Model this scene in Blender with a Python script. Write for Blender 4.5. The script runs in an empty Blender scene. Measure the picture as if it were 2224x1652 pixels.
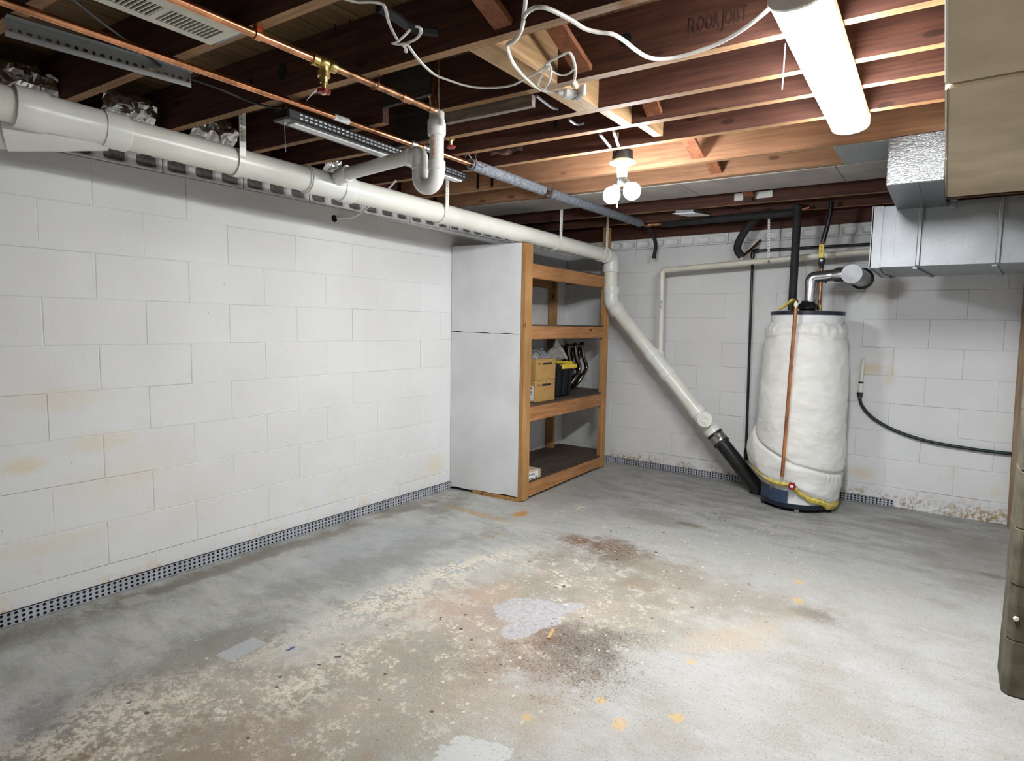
import bpy, bmesh, math, random
from mathutils import Vector, Matrix, noise as mnoise
random.seed(7)
SC = bpy.context.scene
COL = SC.collection
PI = math.pi

# ---------------------------------------------------------------- camera, world, exposure
cd = bpy.data.cameras.new('camera'); cam = bpy.data.objects.new('camera', cd); COL.objects.link(cam)
cd.sensor_width = 36.0; cd.lens = 36.0*1313.116/2224; cd.clip_start = 0.02
cam.matrix_world = Matrix(((0.808108, -0.066621, 0.585255, 3.094920), (0.588819, 0.064512, -0.805686, 0.000000), (0.015919, 0.995691, 0.091360, 1.276743), (0.000000, 0.000000, 0.000000, 1.000000)))
SC.camera = cam
wd = bpy.data.worlds.new('world'); SC.world = wd; wd.use_nodes = True
wd.node_tree.nodes['Background'].inputs[0].default_value = (.9, .95, 1, 1)
wd.node_tree.nodes['Background'].inputs[1].default_value = 0.05
SC.view_settings.view_transform = 'Standard'; SC.view_settings.look = 'None'
SC.view_settings.gamma = 1.0; SC.view_settings.use_curve_mapping = False
SC.view_settings.exposure = 1.36
TUBE_STRENGTH = 55.0      # the shop light's diffuser
BULB_STRENGTH = 106.0      # the two globe bulbs
SC.cycles.use_denoising = True
SC.cycles.max_bounces = 6; SC.cycles.diffuse_bounces = 4; SC.cycles.glossy_bounces = 3
SC.cycles.use_adaptive_sampling = True; SC.cycles.adaptive_threshold = .06; SC.cycles.adaptive_min_samples = 16
SC.cycles.sample_clamp_indirect = 8.0

# ---------------------------------------------------------------- node expressions
class NT:
    def __init__(s, name):
        s.m = bpy.data.materials.new(name); s.m.use_nodes = True
        s.t = s.m.node_tree; s.n = s.t.nodes; s.l = s.t.links
        s.b = s.n['Principled BSDF']
    def put(s, sock, v):
        if isinstance(v, X): s.l.new(v.o, sock)
        elif isinstance(v, (tuple, list)) and len(v) == 3 and sock.type == 'RGBA': sock.default_value = (*v, 1)
        else: sock.default_value = v
    def node(s, typ, ins=None, out=0, **kw):
        n = s.n.new(typ)
        for k, v in kw.items(): setattr(n, k, v)
        for k, v in (ins or {}).items(): s.put(n.inputs[k], v)
        return X(s, n.outputs[out])
    def math(s, op, a, b=0.0, c=0.0, clamp=False):
        return s.node('ShaderNodeMath', {0: a, 1: b, 2: c}, operation=op, use_clamp=clamp)
    def obj(s): return s.node('ShaderNodeTexCoord', out='Object')
    def pos(s): return s.node('ShaderNodeNewGeometry', out='Position')
    def rand(s): return s.node('ShaderNodeObjectInfo', out='Random')
    def noise(s, v, sc=5.0, det=3.0, ro=.55, dist=0.0):
        return s.node('ShaderNodeTexNoise', {'Vector': v, 'Scale': sc, 'Detail': det, 'Roughness': ro, 'Distortion': dist})
    def voro(s, v, sc=5.0, ra=1.0):
        return s.node('ShaderNodeTexVoronoi', {'Vector': v, 'Scale': sc, 'Randomness': ra})
    def mapv(s, v, loc=(0, 0, 0), rot=(0, 0, 0), sc=(1, 1, 1), t='POINT'):
        return s.node('ShaderNodeMapping', {'Vector': v, 'Location': loc, 'Rotation': rot, 'Scale': sc}, vector_type=t)
    def sep(s, v):
        n = s.n.new('ShaderNodeSeparateXYZ'); s.put(n.inputs[0], v); return [X(s, o) for o in n.outputs]
    def comb(s, x, y, z): return s.node('ShaderNodeCombineXYZ', {0: x, 1: y, 2: z})
    def ss(s, x, a, b, c=0.0, d=1.0):
        return s.node('ShaderNodeMapRange', {0: x, 1: a, 2: b, 3: c, 4: d}, interpolation_type='SMOOTHSTEP')
    def mix(s, f, a, b, mode='MIX'):
        n = s.n.new('ShaderNodeMix'); n.data_type = 'RGBA'; n.blend_type = mode
        s.put(n.inputs[0], f); s.put(n.inputs[6], a); s.put(n.inputs[7], b); return X(s, n.outputs[2])
    def length(s, v):
        n = s.n.new('ShaderNodeVectorMath'); n.operation = 'LENGTH'; s.put(n.inputs[0], v); return X(s, n.outputs['Value'])
    def vadd(s, a, b): return s.node('ShaderNodeVectorMath', {0: a, 1: b}, operation='ADD')
    def vscale(s, a, k):
        n = s.n.new('ShaderNodeVectorMath'); n.operation = 'SCALE'; s.put(n.inputs[0], a); s.put(n.inputs['Scale'], k); return X(s, n.outputs[0])
    def bump(s, h, st=.3, dist=.01):
        s.l.new(s.node('ShaderNodeBump', {'Height': h, 'Strength': st, 'Distance': dist}).o, s.b.inputs['Normal'])
    def done(s, col=None, rough=.6, metal=0.0, spec=None, **kw):
        if col is not None: s.put(s.b.inputs['Base Color'], col)
        s.put(s.b.inputs['Roughness'], rough); s.put(s.b.inputs['Metallic'], metal)
        if spec is not None: s.put(s.b.inputs['Specular IOR Level'], spec)
        for k, v in kw.items(): s.put(s.b.inputs[k.replace('_', ' ')], v)
        return s.m
class X:
    def __init__(s, t, o): s.t, s.o = t, o
    def __add__(s, b): return s.t.math('ADD', s, b)
    def __radd__(s, b): return s.t.math('ADD', s, b)
    def __sub__(s, b): return s.t.math('SUBTRACT', s, b)
    def __rsub__(s, b): return s.t.math('SUBTRACT', b, s)
    def __mul__(s, b): return s.t.math('MULTIPLY', s, b)
    def __rmul__(s, b): return s.t.math('MULTIPLY', s, b)
    def mx(s, b): return s.t.math('MAXIMUM', s, b)
    def mn(s, b): return s.t.math('MINIMUM', s, b)
    def cl(s): return s.t.math('ADD', s, 0.0, clamp=True)

def srgb(r, g, b):
    f = lambda c: c/255/12.92 if c/255 <= .04045 else ((c/255+.055)/1.055)**2.4
    return (f(r), f(g), f(b))
def plain(name, col, rough=.5, metal=0.0, var=.06, sc=14.0, bump=0.0, **kw):
    t = NT(name); o = t.obj()
    n = t.noise(o, sc, 4)
    dark = tuple(c*(1-var*2) for c in col); lite = tuple(min(1, c*(1+var)) for c in col)
    if bump: t.bump(t.noise(o, sc*5, 3), bump, .004)
    return t.done(t.mix(t.ss(n, .3, .7), dark, lite), rough, metal, **kw)

def wood(name, a, b, knots=.5, along=0, rough=.65):
    """grain stretched along one axis of the object's own space"""
    t = NT(name); o = t.obj(); r = t.rand()
    sc = [22, 22, 22]; sc[along] = 1.3
    v = t.mapv(t.vadd(o, t.comb(r*7.0, r*3.0, r*5.0)), sc=tuple(sc))
    g = t.noise(v, 1.6, 5, .6, .6)
    sc2 = [90, 90, 90]; sc2[along] = 4
    f = t.noise(t.mapv(o, sc=tuple(sc2)), 1.0, 2)
    col = t.mix(t.ss(g, .3, .72), a, b)
    col = t.mix(t.ss(f, .45, .75, 0, .45), col, tuple(c*.45 for c in a))
    big = t.noise(t.vadd(o, t.comb(r*9.0, 0.0, r*4.0)), 2.2, 3)
    col = t.mix(t.ss(big, .35, .8, 0, .5), col, tuple(c*.55 for c in a))
    if knots:
        sk = [9, 9, 9]; sk[along] = 3.2
        k = t.voro(t.mapv(t.vadd(o, t.comb(r*5.0, r*8.0, r*2.0)), sc=tuple(sk)), 1.0)
        col = t.mix(t.ss(k, .07, .13, knots, 0), col, tuple(c*.22 for c in a))
    t.bump(f, .15, .002)
    return t.done(col, rough, spec=.25)

M = {}
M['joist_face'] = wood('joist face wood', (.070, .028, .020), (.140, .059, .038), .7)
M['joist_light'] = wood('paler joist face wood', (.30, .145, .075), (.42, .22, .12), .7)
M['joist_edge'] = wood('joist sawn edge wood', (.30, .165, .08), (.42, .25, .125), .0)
M['brace'] = wood('bridging wood', (.24, .085, .042), (.36, .15, .075), .0, along=2)
M['block_wood'] = wood('blocking wood', (.42, .25, .12), (.60, .40, .21), .3, along=1)
M['subfloor'] = wood('subfloor board wood', (.13, .075, .035), (.24, .145, .07), .5, along=1)
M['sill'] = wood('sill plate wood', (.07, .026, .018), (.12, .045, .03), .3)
M['stud'] = wood('shelf lumber wood', (.40, .20, .07), (.56, .31, .125), .9, along=2)
M['rail'] = wood('shelf rail wood', (.36, .165, .065), (.50, .25, .105), .9, along=1)
M['grey_wood'] = wood('weathered grey wood', (.16, .12, .09), (.32, .27, .22), .2)
M['old_wood'] = wood('dark stained board', (.035, .028, .024), (.075, .06, .05), .0)
M['shelf_ply'] = wood('dark shelf plywood', (.06, .045, .035), (.13, .10, .08), .3, along=1)
M['pvc'] = plain('white pvc', (.80, .79, .72), .28, var=.05, sc=3)
M['pvc_fit'] = plain('white pvc fitting', (.82, .82, .78), .32, var=.03, sc=4)
M['pvc_cream'] = plain('cream pvc', (.72, .69, .58), .35, var=.06, sc=4)
M['black_abs'] = plain('black plastic pipe', (.012, .012, .012), .32, var=.2)
M['rubber'] = plain('black rubber', (.02, .018, .016), .5, var=.2)
M['steel'] = plain('stainless clamp steel', (.55, .53, .50), .25, 1.0)
M['copper'] = plain('copper', (.78, .36, .19), .27, 1.0, var=.22, sc=9)
M['copper_dull'] = plain('tarnished copper', (.42, .22, .12), .42, 1.0, var=.35, sc=22)
M['brass'] = plain('brass', (.70, .53, .20), .33, 1.0, var=.2, sc=20)
M['solder'] = plain('solder grey', (.55, .53, .50), .4, 1.0)
M['red'] = plain('red enamel', (.30, .010, .016), .4, var=.15)
M['foam'] = plain('grey foam sleeve', (.17, .185, .21), .8, var=.22, sc=60, bump=.5)
M['foam_dark'] = plain('black foam sleeve', (.018, .018, .02), .75, var=.2, bump=.2)
M['black_iron'] = plain('black iron pipe', (.012, .012, .014), .3, var=.2)
M['cable_white'] = plain('white cable sheath', (.76, .74, .68), .45, var=.05)
M['cable_grey'] = plain('grey cable sheath', (.32, .34, .38), .5, var=.08)
M['cable_black'] = plain('black cord', (.015, .015, .016), .45)
M['plug'] = plain('white plug plastic', (.80, .80, .76), .35, var=.04)
M['plug_tan'] = plain('putty plug plastic', (.50, .46, .38), .45, var=.04)
M['black_paint'] = plain('black enamel', (.012, .012, .013), .38, var=.15)
M['lens_off'] = plain('white diffuser unlit', (.82, .82, .82), .45, var=.02)
M['white_metal'] = plain('white painted sheet metal', (.80, .80, .80), .4, var=.03)
M['cream_paint'] = plain('cream enamel', (.72, .69, .58), .42, var=.05)
M['ceramic'] = plain('cream lamp holder', (.78, .73, .52), .4, var=.05)
M['box_black'] = plain('dark phenolic box', (.035, .033, .03), .5, var=.3, sc=30)
M['tan_duct'] = plain('tan painted duct', srgb(200, 180, 148), .5, var=.09, sc=3.5, bump=.06)
M['tan_edge'] = plain('raw duct lip', (.72, .66, .52), .5)
M['grey_board'] = plain('grey panning board', (.30, .27, .245), .75, var=.09, sc=5, bump=.1)
M['dark_void'] = plain('shade and skirt black', (.008, .008, .008), .9)  # black used as painted shade in gaps and holes, and for the heater skirt
M['heater_white'] = plain('white heater enamel', (.76, .77, .77), .35, var=.03)
M['heater_blue'] = plain('navy blue enamel', (.032, .06, .115), .38, var=.1)
M['navy_dark'] = plain('dark navy enamel', (.010, .016, .032), .35, var=.1)
M['fiberglass'] = plain('yellow glass wool', (.70, .56, .12), .95, var=.16, sc=40, bump=.4)
M['cardboard'] = plain('brown cardboard', srgb(178, 140, 82), .8, var=.05)
M['carton'] = plain('pale carton', srgb(190, 170, 150), .8, var=.05)
M['paper'] = plain('white paper label', (.80, .80, .80), .6, var=.02)
M['ink'] = plain('black print', (.015, .015, .015), .7)
M['ink_brown'] = plain('brown print', srgb(120, 92, 52), .8)
M['ink_stamp'] = plain('faded ink stamp', (.042, .015, .011), .8)
M['ink_red'] = plain('red print', (.55, .06, .04), .6)
M['tote'] = plain('black tote plastic', (.010, .011, .014), .55, var=.15, spec=.2)
M['yellow'] = plain('yellow latch plastic', (.78, .58, .05), .4, var=.06)
M['cloth_white'] = plain('white sack cloth', (.66, .65, .62), .9, var=.08, sc=40)
M['chrome_dark'] = plain('blued steel tube', (.20, .17, .15), .22, 1.0, var=.5, sc=7)
M['hose_green'] = plain('dark green hose', (.008, .022, .018), .35, var=.1)
M['stud_old'] = wood('old tan stud', (.26, .17, .10), (.38, .27, .17), .4, along=2)
M['wire'] = plain('coat wire', (.28, .17, .12), .4, 1.0)
M['pier'] = plain('bare grey concrete block', srgb(92, 86, 70), .9, var=.22, sc=9, bump=.5)
M['drywall'] = plain('white painted board', (.74, .75, .76), .6, var=.05, sc=2.5)
M['knob_white'] = plain('cream knob', (.75, .66, .5), .5)

def m_galv(name, crinkle, tint=(.50, .52, .54), rough=.36):
    t = NT(name); o = t.obj()
    sp = t.voro(o, 55.0)
    big = t.noise(o, 3.0, 3)
    col = t.mix(t.ss(sp, .1, .7), tuple(c*.94 for c in tint), tint)
    col = t.mix(t.ss(big, .35, .75, 0, .35), col, tuple(c*.7 for c in tint))
    if crinkle:
        h = t.noise(t.mapv(o, sc=(1, 1, 2.2)), 70.0, 3, .6, .8); t.bump(h, .55, .008)
    else:
        t.bump(t.noise(o, 2.2, 2), .25, .05)
    return t.done(col, rough, .95)
M['galv'] = m_galv('galvanised sheet', False, (.27, .28, .29), .50)
M['galv_foil'] = m_galv('crinkled foil faced sheet', True, (.31, .32, .335), .30)
M['galv_dull'] = m_galv('dull galvanised sheet', False, (.40, .42, .42), .5)
M['foil'] = m_galv('crumpled foil', False, (.75, .74, .72), .22)
M['chrome'] = m_galv('bright flue sheet', False, (.70, .72, .75), .2)

def m_clear(name):
    t = NT(name); o = t.obj()
    n = t.noise(o, 60.0, 4)
    t.bump(n, .8, .01)
    t.b.inputs['Alpha'].default_value = .45
    return t.done(t.mix(t.ss(n, .4, .7), (.25, .25, .26), (.8, .8, .82)), .25)
M['clear_bag'] = m_clear('clear plastic bag')
def m_emit(name, col, s):
    t = NT(name); return t.done((.9, .9, .9), .4, Emission_Color=(*col, 1), Emission_Strength=s)
M['tube_glow'] = m_emit('glowing diffuser', (.96, .98, 1.0), TUBE_STRENGTH)
M['bulb_glow'] = m_emit('glowing globe', (.92, .965, 1.0), BULB_STRENGTH)

def m_wall(name):
    """white masonry paint; stains and flaking sit where the wall itself has them (near the floor, at leaks)"""
    t = NT(name); p = t.pos(); o = t.obj(); r = t.rand()
    x, y, z = t.sep(p)
    n1 = t.noise(p, 1.4, 4, .6); n2 = t.noise(p, 9.0, 5, .65); n3 = t.noise(p, 38.0, 4, .6)
    col = t.mix(t.ss(n1, .3, .7), (.74, .74, .735), (.80, .805, .81))
    col = t.mix(r*.10, col, (.66, .66, .65))
    low = t.ss(z, .55, .02)
    ystain = (t.ss(n2, .52, .70)*low).cl()
    col = t.mix(ystain*.42, col, srgb(222, 200, 150))
    # patchy old leaks
    def patch(c, rad, k, tint, col, rot=(0, 0, 0)):
        d = t.length(t.mapv(p, loc=c, rot=rot, sc=rad, t='TEXTURE')) + (n2-.5)*1.3
        return t.mix(t.ss(d, 1.3, .2, 0, k*.75), col, tint)
    ye = srgb(224, 206, 150)
    for c, rad, k in (((0, .95, .93), (.2, .22, .06), .35), ((0, .80, .66), (.2, .10, .04), .6), ((0, 1.1, .72), (.2, .16, .05), .45),
                      ((0, .9, .30), (.2, .3, .06), .3), ((0, 1.45, .36), (.2, .3, .15), .12), ((0, 1.3, .60), (.2, .25, .12), .18),
                      ((0, 1.1, .52), (.2, .25, .1), .25), ((0, 3.3, .22), (.2, .12, .1), .45)):
        col = patch(c, rad, k, ye, col)
    for c, rad, k in (((2.62, 5.13, 1.0), (.10, .2, .05), .7), ((2.74, 5.13, .98), (.04, .2, .13), .5), ((2.6, 5.13, .22), (.1, .2, .06), .5)):
        col = patch(c, rad, k, srgb(214, 190, 140), col)
    # old mortar repairs round the flue thimble, left greyer and warmer than the paint
    for c, rad, k in (((2.66, 5.13, 1.56), (.17, .3, .10), .8), ((2.35, 5.13, 1.95), (.045, .3, .2), .6), ((2.42, 5.13, 1.62), (.05, .3, .25), .4),
                      ((2.12, 5.13, 1.75), (.05, .3, .35), .4), ((2.62, 5.13, 2.02), (.05, .3, .1), .5)):
        col = patch(c, rad, k, srgb(172, 158, 146), col)
    # peeling rust band along the foot of the back wall
    foot = (t.ss(z, .15, .03)*t.ss(n3, .42, .60)*t.ss(y, 4.9, 5.0)*t.ss(n2, .40, .58)).cl()
    col = t.mix(foot*.85, col, srgb(120, 88, 58))
    foot2 = (t.ss(z, .11, .05)*t.ss(n3, .50, .62)*t.ss(n2, .42, .6)).cl()
    col = t.mix(foot2*.6, col, srgb(196, 160, 104))
    speck = (t.ss(t.voro(p, 16.0), .05, .03)*t.ss(n1, .5, .6)).cl()
    col = t.mix(speck*.7, col, srgb(120, 105, 85))
    t.bump(n3*.6+n2*.8, .22, .006)
    return t.done(col, .62, spec=.3)
M['wall'] = m_wall('white masonry paint')
M['joint'] = M['wall']
M['cap_dark'] = plain('unpainted block core', srgb(112, 105, 100), .95, var=.2, sc=30, bump=.5)

def m_floor():
    """grey floor paint over concrete, worn through to the tan slab along the walkway"""
    t = NT('worn painted concrete'); p = t.pos(); x, y, z = t.sep(p)
    cn = lambda n: (n-.5)*5.0
    n0 = t.noise(p, .9, 3, .55); n1 = t.noise(p, 3.0, 5, .62); n2 = t.noise(p, 11.0, 6, .68); n3 = t.noise(p, 42.0, 5, .7); n4 = t.noise(p, 130.0, 3, .6)
    c1, c2, c3, c4 = cn(n1), cn(n2), cn(n3), cn(n4); rag = c1*.55 + c2*.50 + c3*.35
    ns = t.noise(t.mapv(p, rot=(0, 0, .35), sc=(1, 2.6, 1)), 4.0, 7, .72); ns2 = t.noise(t.mapv(p, rot=(0, 0, -.25), sc=(1, 3.5, 1)), 7.0, 6, .7, .5)
    # every mask is evaluated after the colour so far (keeps few values alive at once in the shader)
    cur = [None]; mix0 = t.mix
    def mix(*k):
        cur[0] = mix0(*k); return cur[0]
    t.mix = mix
    def q():
        return t.node('ShaderNodeVectorMath', {0: cur[0], 1: (1e-7, 1e-7, 1e-7), 2: p}, operation='MULTIPLY_ADD')
    flat = lambda c, rx, ry, a=0: t.length(t.mapv(q(), loc=(c[0], c[1], 0), rot=(0, 0, a), sc=(rx, ry, 1), t='TEXTURE'))
    blob = lambda c, rx, ry, a=0, na=1.0, e0=1.5, e1=.35: t.ss(flat(c, rx, ry, a) + rag*na, e0, e1)
    grey = t.mix(t.ss(n1, .32, .68), srgb(164, 165, 161), srgb(186, 186, 181))
    grey = t.mix(t.ss(ns, .46, .66, 0, .55), grey, srgb(142, 138, 126))
    grey = t.mix(t.ss(ns2, .54, .66, 0, .45), grey, srgb(196, 196, 194))
    grey = t.mix(blob((.55, 2.3), .36, .70, -.1)*.45, grey, srgb(168, 174, 180))
    pale = (t.ss(x + c1*.28 + cn(n0)*.35, 1.75, 2.40)*t.ss(y + c1*.25, 4.1, 2.9)).cl()
    pl = t.mix(t.ss(n1, .32, .66), srgb(160, 157, 149), srgb(176, 175, 172))
    pl = t.mix(t.ss(ns2, .55, .68, 0, .5), pl, srgb(184, 184, 185)); pl = t.mix(t.ss(ns, .52, .66, 0, .4), pl, srgb(156, 146, 131))
    col = t.mix(pale, grey, pl)
    far = (t.ss(y + c1*.35, 3.0, 4.2)*t.ss(x, .3, 1.0)).cl()
    col = t.mix(far*.8, col, t.mix(t.ss(ns, .38, .62), srgb(122, 121, 118), srgb(160, 160, 159)))
    # worn walkway: bare slab with flakes of every paint it ever had
    wy = t.ss(y, .3, 3.3, 0.0, .55)
    wd = t.math('ABSOLUTE', x - 1.32 - wy + cn(n0)*.18) + c1*.16
    worn = (t.ss(wd + c2*.06, .66, .22)*t.ss(y + c1*.2, 3.3, 2.4)).cl()
    bare = t.mix(t.ss(n1, .36, .66), srgb(150, 145, 130), srgb(170, 156, 138))
    bare = t.mix(t.ss(ns2, .50, .64, 0, .6), bare, srgb(150, 152, 149))
    col = t.mix(worn*.85, col, bare)
    lft = t.ss(x - wy, 1.45, 1.10)
    # small chips of cream paint, thicker in clumps
    chip = t.ss(n3 + c2*.10 + c4*.05, .545, .585)
    clump = t.ss(n2 + c1*.12, .46, .60)
    cream = t.mix(t.ss(n4, .4, .6), srgb(212, 202, 182), srgb(232, 224, 208))
    col = t.mix((worn*chip*clump*(.55 + lft*.4)).cl(), col, cream)
    for c, rx, ry, a, k in (((1.06, 1.85), .15, .62, -.06, .95), ((1.10, 2.45), .10, .40, -.3, .9), ((1.03, .72), .22, .30, .1, .8), ((1.30, 1.25), .16, .30, .2, .6), ((1.28, 1.9), .16, .3, 0, .5)):
        col = t.mix((blob(c, rx, ry, a, .8)*t.ss(n3 + c2*.16 + c4*.05, .47, .53)).cl()*k, col, cream)
    col = t.mix((blob((1.16, 1.65), .24, .85, -.05, .8)*t.ss(n4 + c3*.05, .52, .58)*t.ss(n2, .42, .55)).cl()*.6, col, cream)
    for c, rx, ry, a in (((1.03, 3.62), .10, .34, -.15), ((1.25, 2.62), .16, .20, 0), ((1.38, 3.45), .06, .12, 0)):
        col = t.mix((blob(c, rx, ry, a)*t.ss(n3 + c2*.14, .55, .59)).cl()*.9, col, srgb(218, 208, 184))
    # stains with shapes of their own
    for c, rx, ry, a, tint, k in (
        ((1.50, 1.98), .26, .18, .2, srgb(172, 150, 138), .5), ((1.28, 1.95), .14, .2, 0, srgb(190, 166, 146), .45), ((1.42, 2.25), .10, .12, 0, srgb(190, 164, 140), .4),
        ((1.95, 2.06), .15, .18, .3, srgb(104, 96, 88), .75), ((1.85, 1.80), .20, .16, .2, srgb(134, 114, 100), .6), ((1.80, 2.02), .08, .12, .2, srgb(122, 88, 74), .5),
        ((1.38, 3.10), .13, .08, .4, srgb(112, 78, 50), .75), ((1.60, 3.14), .18, .12, .2, srgb(108, 90, 76), .6), ((1.68, 2.95), .16, .10, .2, srgb(112, 100, 84), .6),
        ((1.66, 2.98), .10, .06, .2, srgb(88, 80, 74), .6), ((1.92, 2.74), .10, .07, 0, srgb(140, 108, 80), .5), ((1.85, 3.0), .25, .15, .2, srgb(132, 122, 104), .5),
        ((1.55, 3.78), .20, .14, 0, srgb(112, 104, 92), .5), ((2.67, 2.94), .08, .05, 0, srgb(116, 110, 100), .8), ((2.15, 2.9), .5, .3, .1, srgb(146, 138, 124), .5),
        ((3.33, 4.0), .09, .035, -.2, srgb(100, 96, 84), .9), ((1.80, 3.79), .08, .035, 0, srgb(106, 96, 76), .7), ((2.95, 4.75), .18, .05, 0, srgb(104, 98, 86), .7),
        ((3.15, 4.6), .3, .2, 0, srgb(120, 112, 102), .5), ((3.25, 4.1), .2, .55, 0, srgb(126, 118, 110), .5), ((1.55, .85), .30, .22, 0, srgb(146, 126, 108), .6), ((1.15, .55), .12, .12, 0, srgb(112, 84, 60), .65),
        ((.80, .60), .12, .10, 0, srgb(112, 110, 108), .6), ((1.95, 1.55), .25, .2, 0, srgb(164, 148, 130), .5), ((2.45, 2.5), .10, .26, -.5, srgb(190, 172, 148), .5),
        ((.12, 1.85), .07, 1.0, 0, srgb(112, 102, 84), .65), ((.10, 2.9), .08, .45, 0, srgb(118, 106, 88), .5), ((.14, .75), .10, .5, 0, srgb(110, 104, 90), .5),
        ((.70, 2.05), .14, .8, -.12, srgb(112, 108, 96), .45), ((.85, 1.2), .10, .4, -.1, srgb(114, 110, 98), .45), ((.3, 3.1), .12, .3, .3, srgb(110, 102, 86), .5)):
        col = t.mix(blob(c, rx, ry, a)*k, col, tint)
    col = t.mix((blob((1.95, 2.06), .26, .28, .3)*t.ss(n4 + c3*.2, .54, .60)).cl()*.75, col, srgb(78, 70, 62))
    col = t.mix((blob((1.85, 1.85), .30, .25, .3)*t.ss(n4 + c3*.2, .56, .62)).cl()*.6, col, srgb(96, 72, 60))
    col = t.mix((blob((1.52, 3.10), .32, .14, .2)*t.ss(n4 + c3*.25, .50, .57)).cl()*.8, col, srgb(104, 64, 38))
    # lavender-grey leftover of an older coat, ragged
    lv = flat((1.66, 2.16), .16, .15, .5).mn(flat((1.76, 2.30), .05, .10, -.6)).mn(flat((1.70, 2.00), .07, .10, -.2))
    lav = (t.ss(lv + c1*.25 + c2*.22 + c3*.08, 1.0, .86)*.85).cl()
    col = t.mix(lav, col, t.mix(t.ss(n3, .45, .60), srgb(184, 185, 190), srgb(176, 169, 168)))
    col = t.mix((lav*t.ss(n3 + c2*.15, .58, .64)).cl()*.5, col, srgb(160, 136, 126))
    col = t.mix((t.ss(flat((2.03, 1.31), .10, .09, .6) + c1*.4 + c2*.4 + c3*.15, 1.0, .8)).cl()*.8, col, srgb(194, 196, 194))
    # orange rust prints and the square outline of a rusted foot
    org = (blob((.60, 3.10), .30, .04, -.02, .8)*t.ss(n3 + c2*.1, .42, .54)).cl()
    col = t.mix(org*.8, col, srgb(184, 140, 60)); col = t.mix(blob((.80, 3.29), .05, .08, 0, .8)*.85, col, srgb(182, 130, 48))
    vv = t.sep(t.mapv(q(), loc=(.884, 2.838, 0), rot=(0, 0, .02), t='TEXTURE'))
    sq = t.math('ABSOLUTE', t.math('ABSOLUTE', vv[0]).mx(t.math('ABSOLUTE', vv[1])) - .04)
    col = t.mix((t.ss(sq, .009, .004)*t.ss(n3, .40, .55)).cl()*.8, col, srgb(170, 126, 64))
    for c, s in (((2.31, 1.70), .03), ((2.36, 2.21), .018), ((2.445, 1.845), .02), ((2.542, 3.271), .025), ((2.588, 3.032), .03), ((2.2, 1.78), .016), ((2.05, 1.55), .02)):
        col = t.mix(t.ss(flat(c, s, s*1.2) + c3*.5 + c2*.5, 1.3, .5)*.6, col, srgb(206, 170, 100))
    # rectangular touch-ups of lighter grey, a smear of blue
    v = t.sep(t.mapv(q(), loc=(.930, 1.215, 0), rot=(0, 0, .08), t='TEXTURE'))
    rec = t.ss(t.math('ABSOLUTE', v[0]) + c3*.004, .048, .042)*t.ss(t.math('ABSOLUTE', v[1]) + c3*.004, .083, .078)
    col = t.mix(rec*.85, col, srgb(178, 182, 184))
    v2 = t.sep(t.mapv(q(), loc=(.155, 1.15, 0), t='TEXTURE'))
    rec2 = t.ss(t.math('ABSOLUTE', v2[0]) + c2*.02, .050, .035)*t.ss(t.math('ABSOLUTE', v2[1]) + c2*.02, .06, .045)
    col = t.mix(rec2*.6, col, srgb(182, 180, 170))
    col = t.mix(t.ss(flat((1.077, 1.332), .010, .028) + c3*.5, 1.0, .7)*.9, col, srgb(62, 72, 140))
    for c in ((1.03, 2.40), (1.10, 2.30)):
        col = t.mix(t.ss(flat(c, .035, .035) + rag*.9, 1.0, .5)*.6, col, srgb(150, 170, 186))
    # spatters: dark drips, pale chips, pinholes
    vd = t.voro(q(), 13.0); gate = t.ss(n1, .44, .54)*t.ss(wd, .85, .3)
    col = t.mix((t.ss(vd + c3*.05, .115, .085)*gate).cl()*.9, col, srgb(50, 46, 44))
    vc = t.voro(t.vadd(q(), (3.3, 1.7, 0)), 22.0)
    col = t.mix((t.ss(vc + c3*.14, .15, .09)*t.ss(n2, .44, .52)*t.ss(wd, .95, .3)).cl()*.85, col, srgb(220, 212, 194))
    vg = t.voro(t.vadd(q(), (1.3, 5.7, 0)), 27.0)
    col = t.mix((t.ss(vg + c3*.06, .10, .06)*t.ss(ns, .46, .54)).cl()*.55, col, srgb(92, 88, 80))
    col = t.mix(t.ss(n4 + c3*.06, .58, .66, 0, .38), col, srgb(96, 92, 84)); col = t.mix(t.ss(n4 + c3*.06, .42, .34, 0, .26), col, srgb(214, 212, 206))
    # scraped curve where the tank was dragged, and chalky scuffs on the far floor
    arc = t.math('ABSOLUTE', t.length(t.mapv(q(), loc=(2.2, 5.35, 0), t='TEXTURE')) - 1.23)
    col = t.mix((t.ss(arc, .014, .006)*t.ss(n2, .47, .6)*t.ss(x, 2.65, 2.4)*t.ss(x, 1.75, 1.95)*t.ss(y, 4.6, 4.3)).cl()*.7, col, srgb(206, 204, 200))
    col = t.mix((blob((1.15, 4.55), .35, .45)*t.ss(n3 + c2*.2, .58, .63)).cl()*.7, col, srgb(196, 192, 182))
    t.bump(n3*.5 + n2*.4 + worn*.3, .25, .004)
    rough = t.ss(n2, .3, .7, .45, .65) + worn*.15
    return t.done(col, rough, spec=.35)
M['floor'] = m_floor()
M['strip'] = plain('grey vinyl strip', srgb(176, 180, 188), .5, var=.1, sc=6)
M['strip_dark'] = plain('dark gap behind strip', (.010, .010, .012), .9)

def m_blanket():
    t = NT('white vinyl blanket'); o = t.obj()
    n = t.noise(t.mapv(o, sc=(1, 1, 2.5)), 9.0, 5, .6, .5); n2 = t.noise(o, 2.5, 3)
    col = t.mix(t.ss(n2, .35, .7), (.74, .73, .69), (.82, .815, .79))
    t.bump(n, .32, .02)
    return t.done(col, .5)
M['blanket'] = m_blanket()

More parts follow.
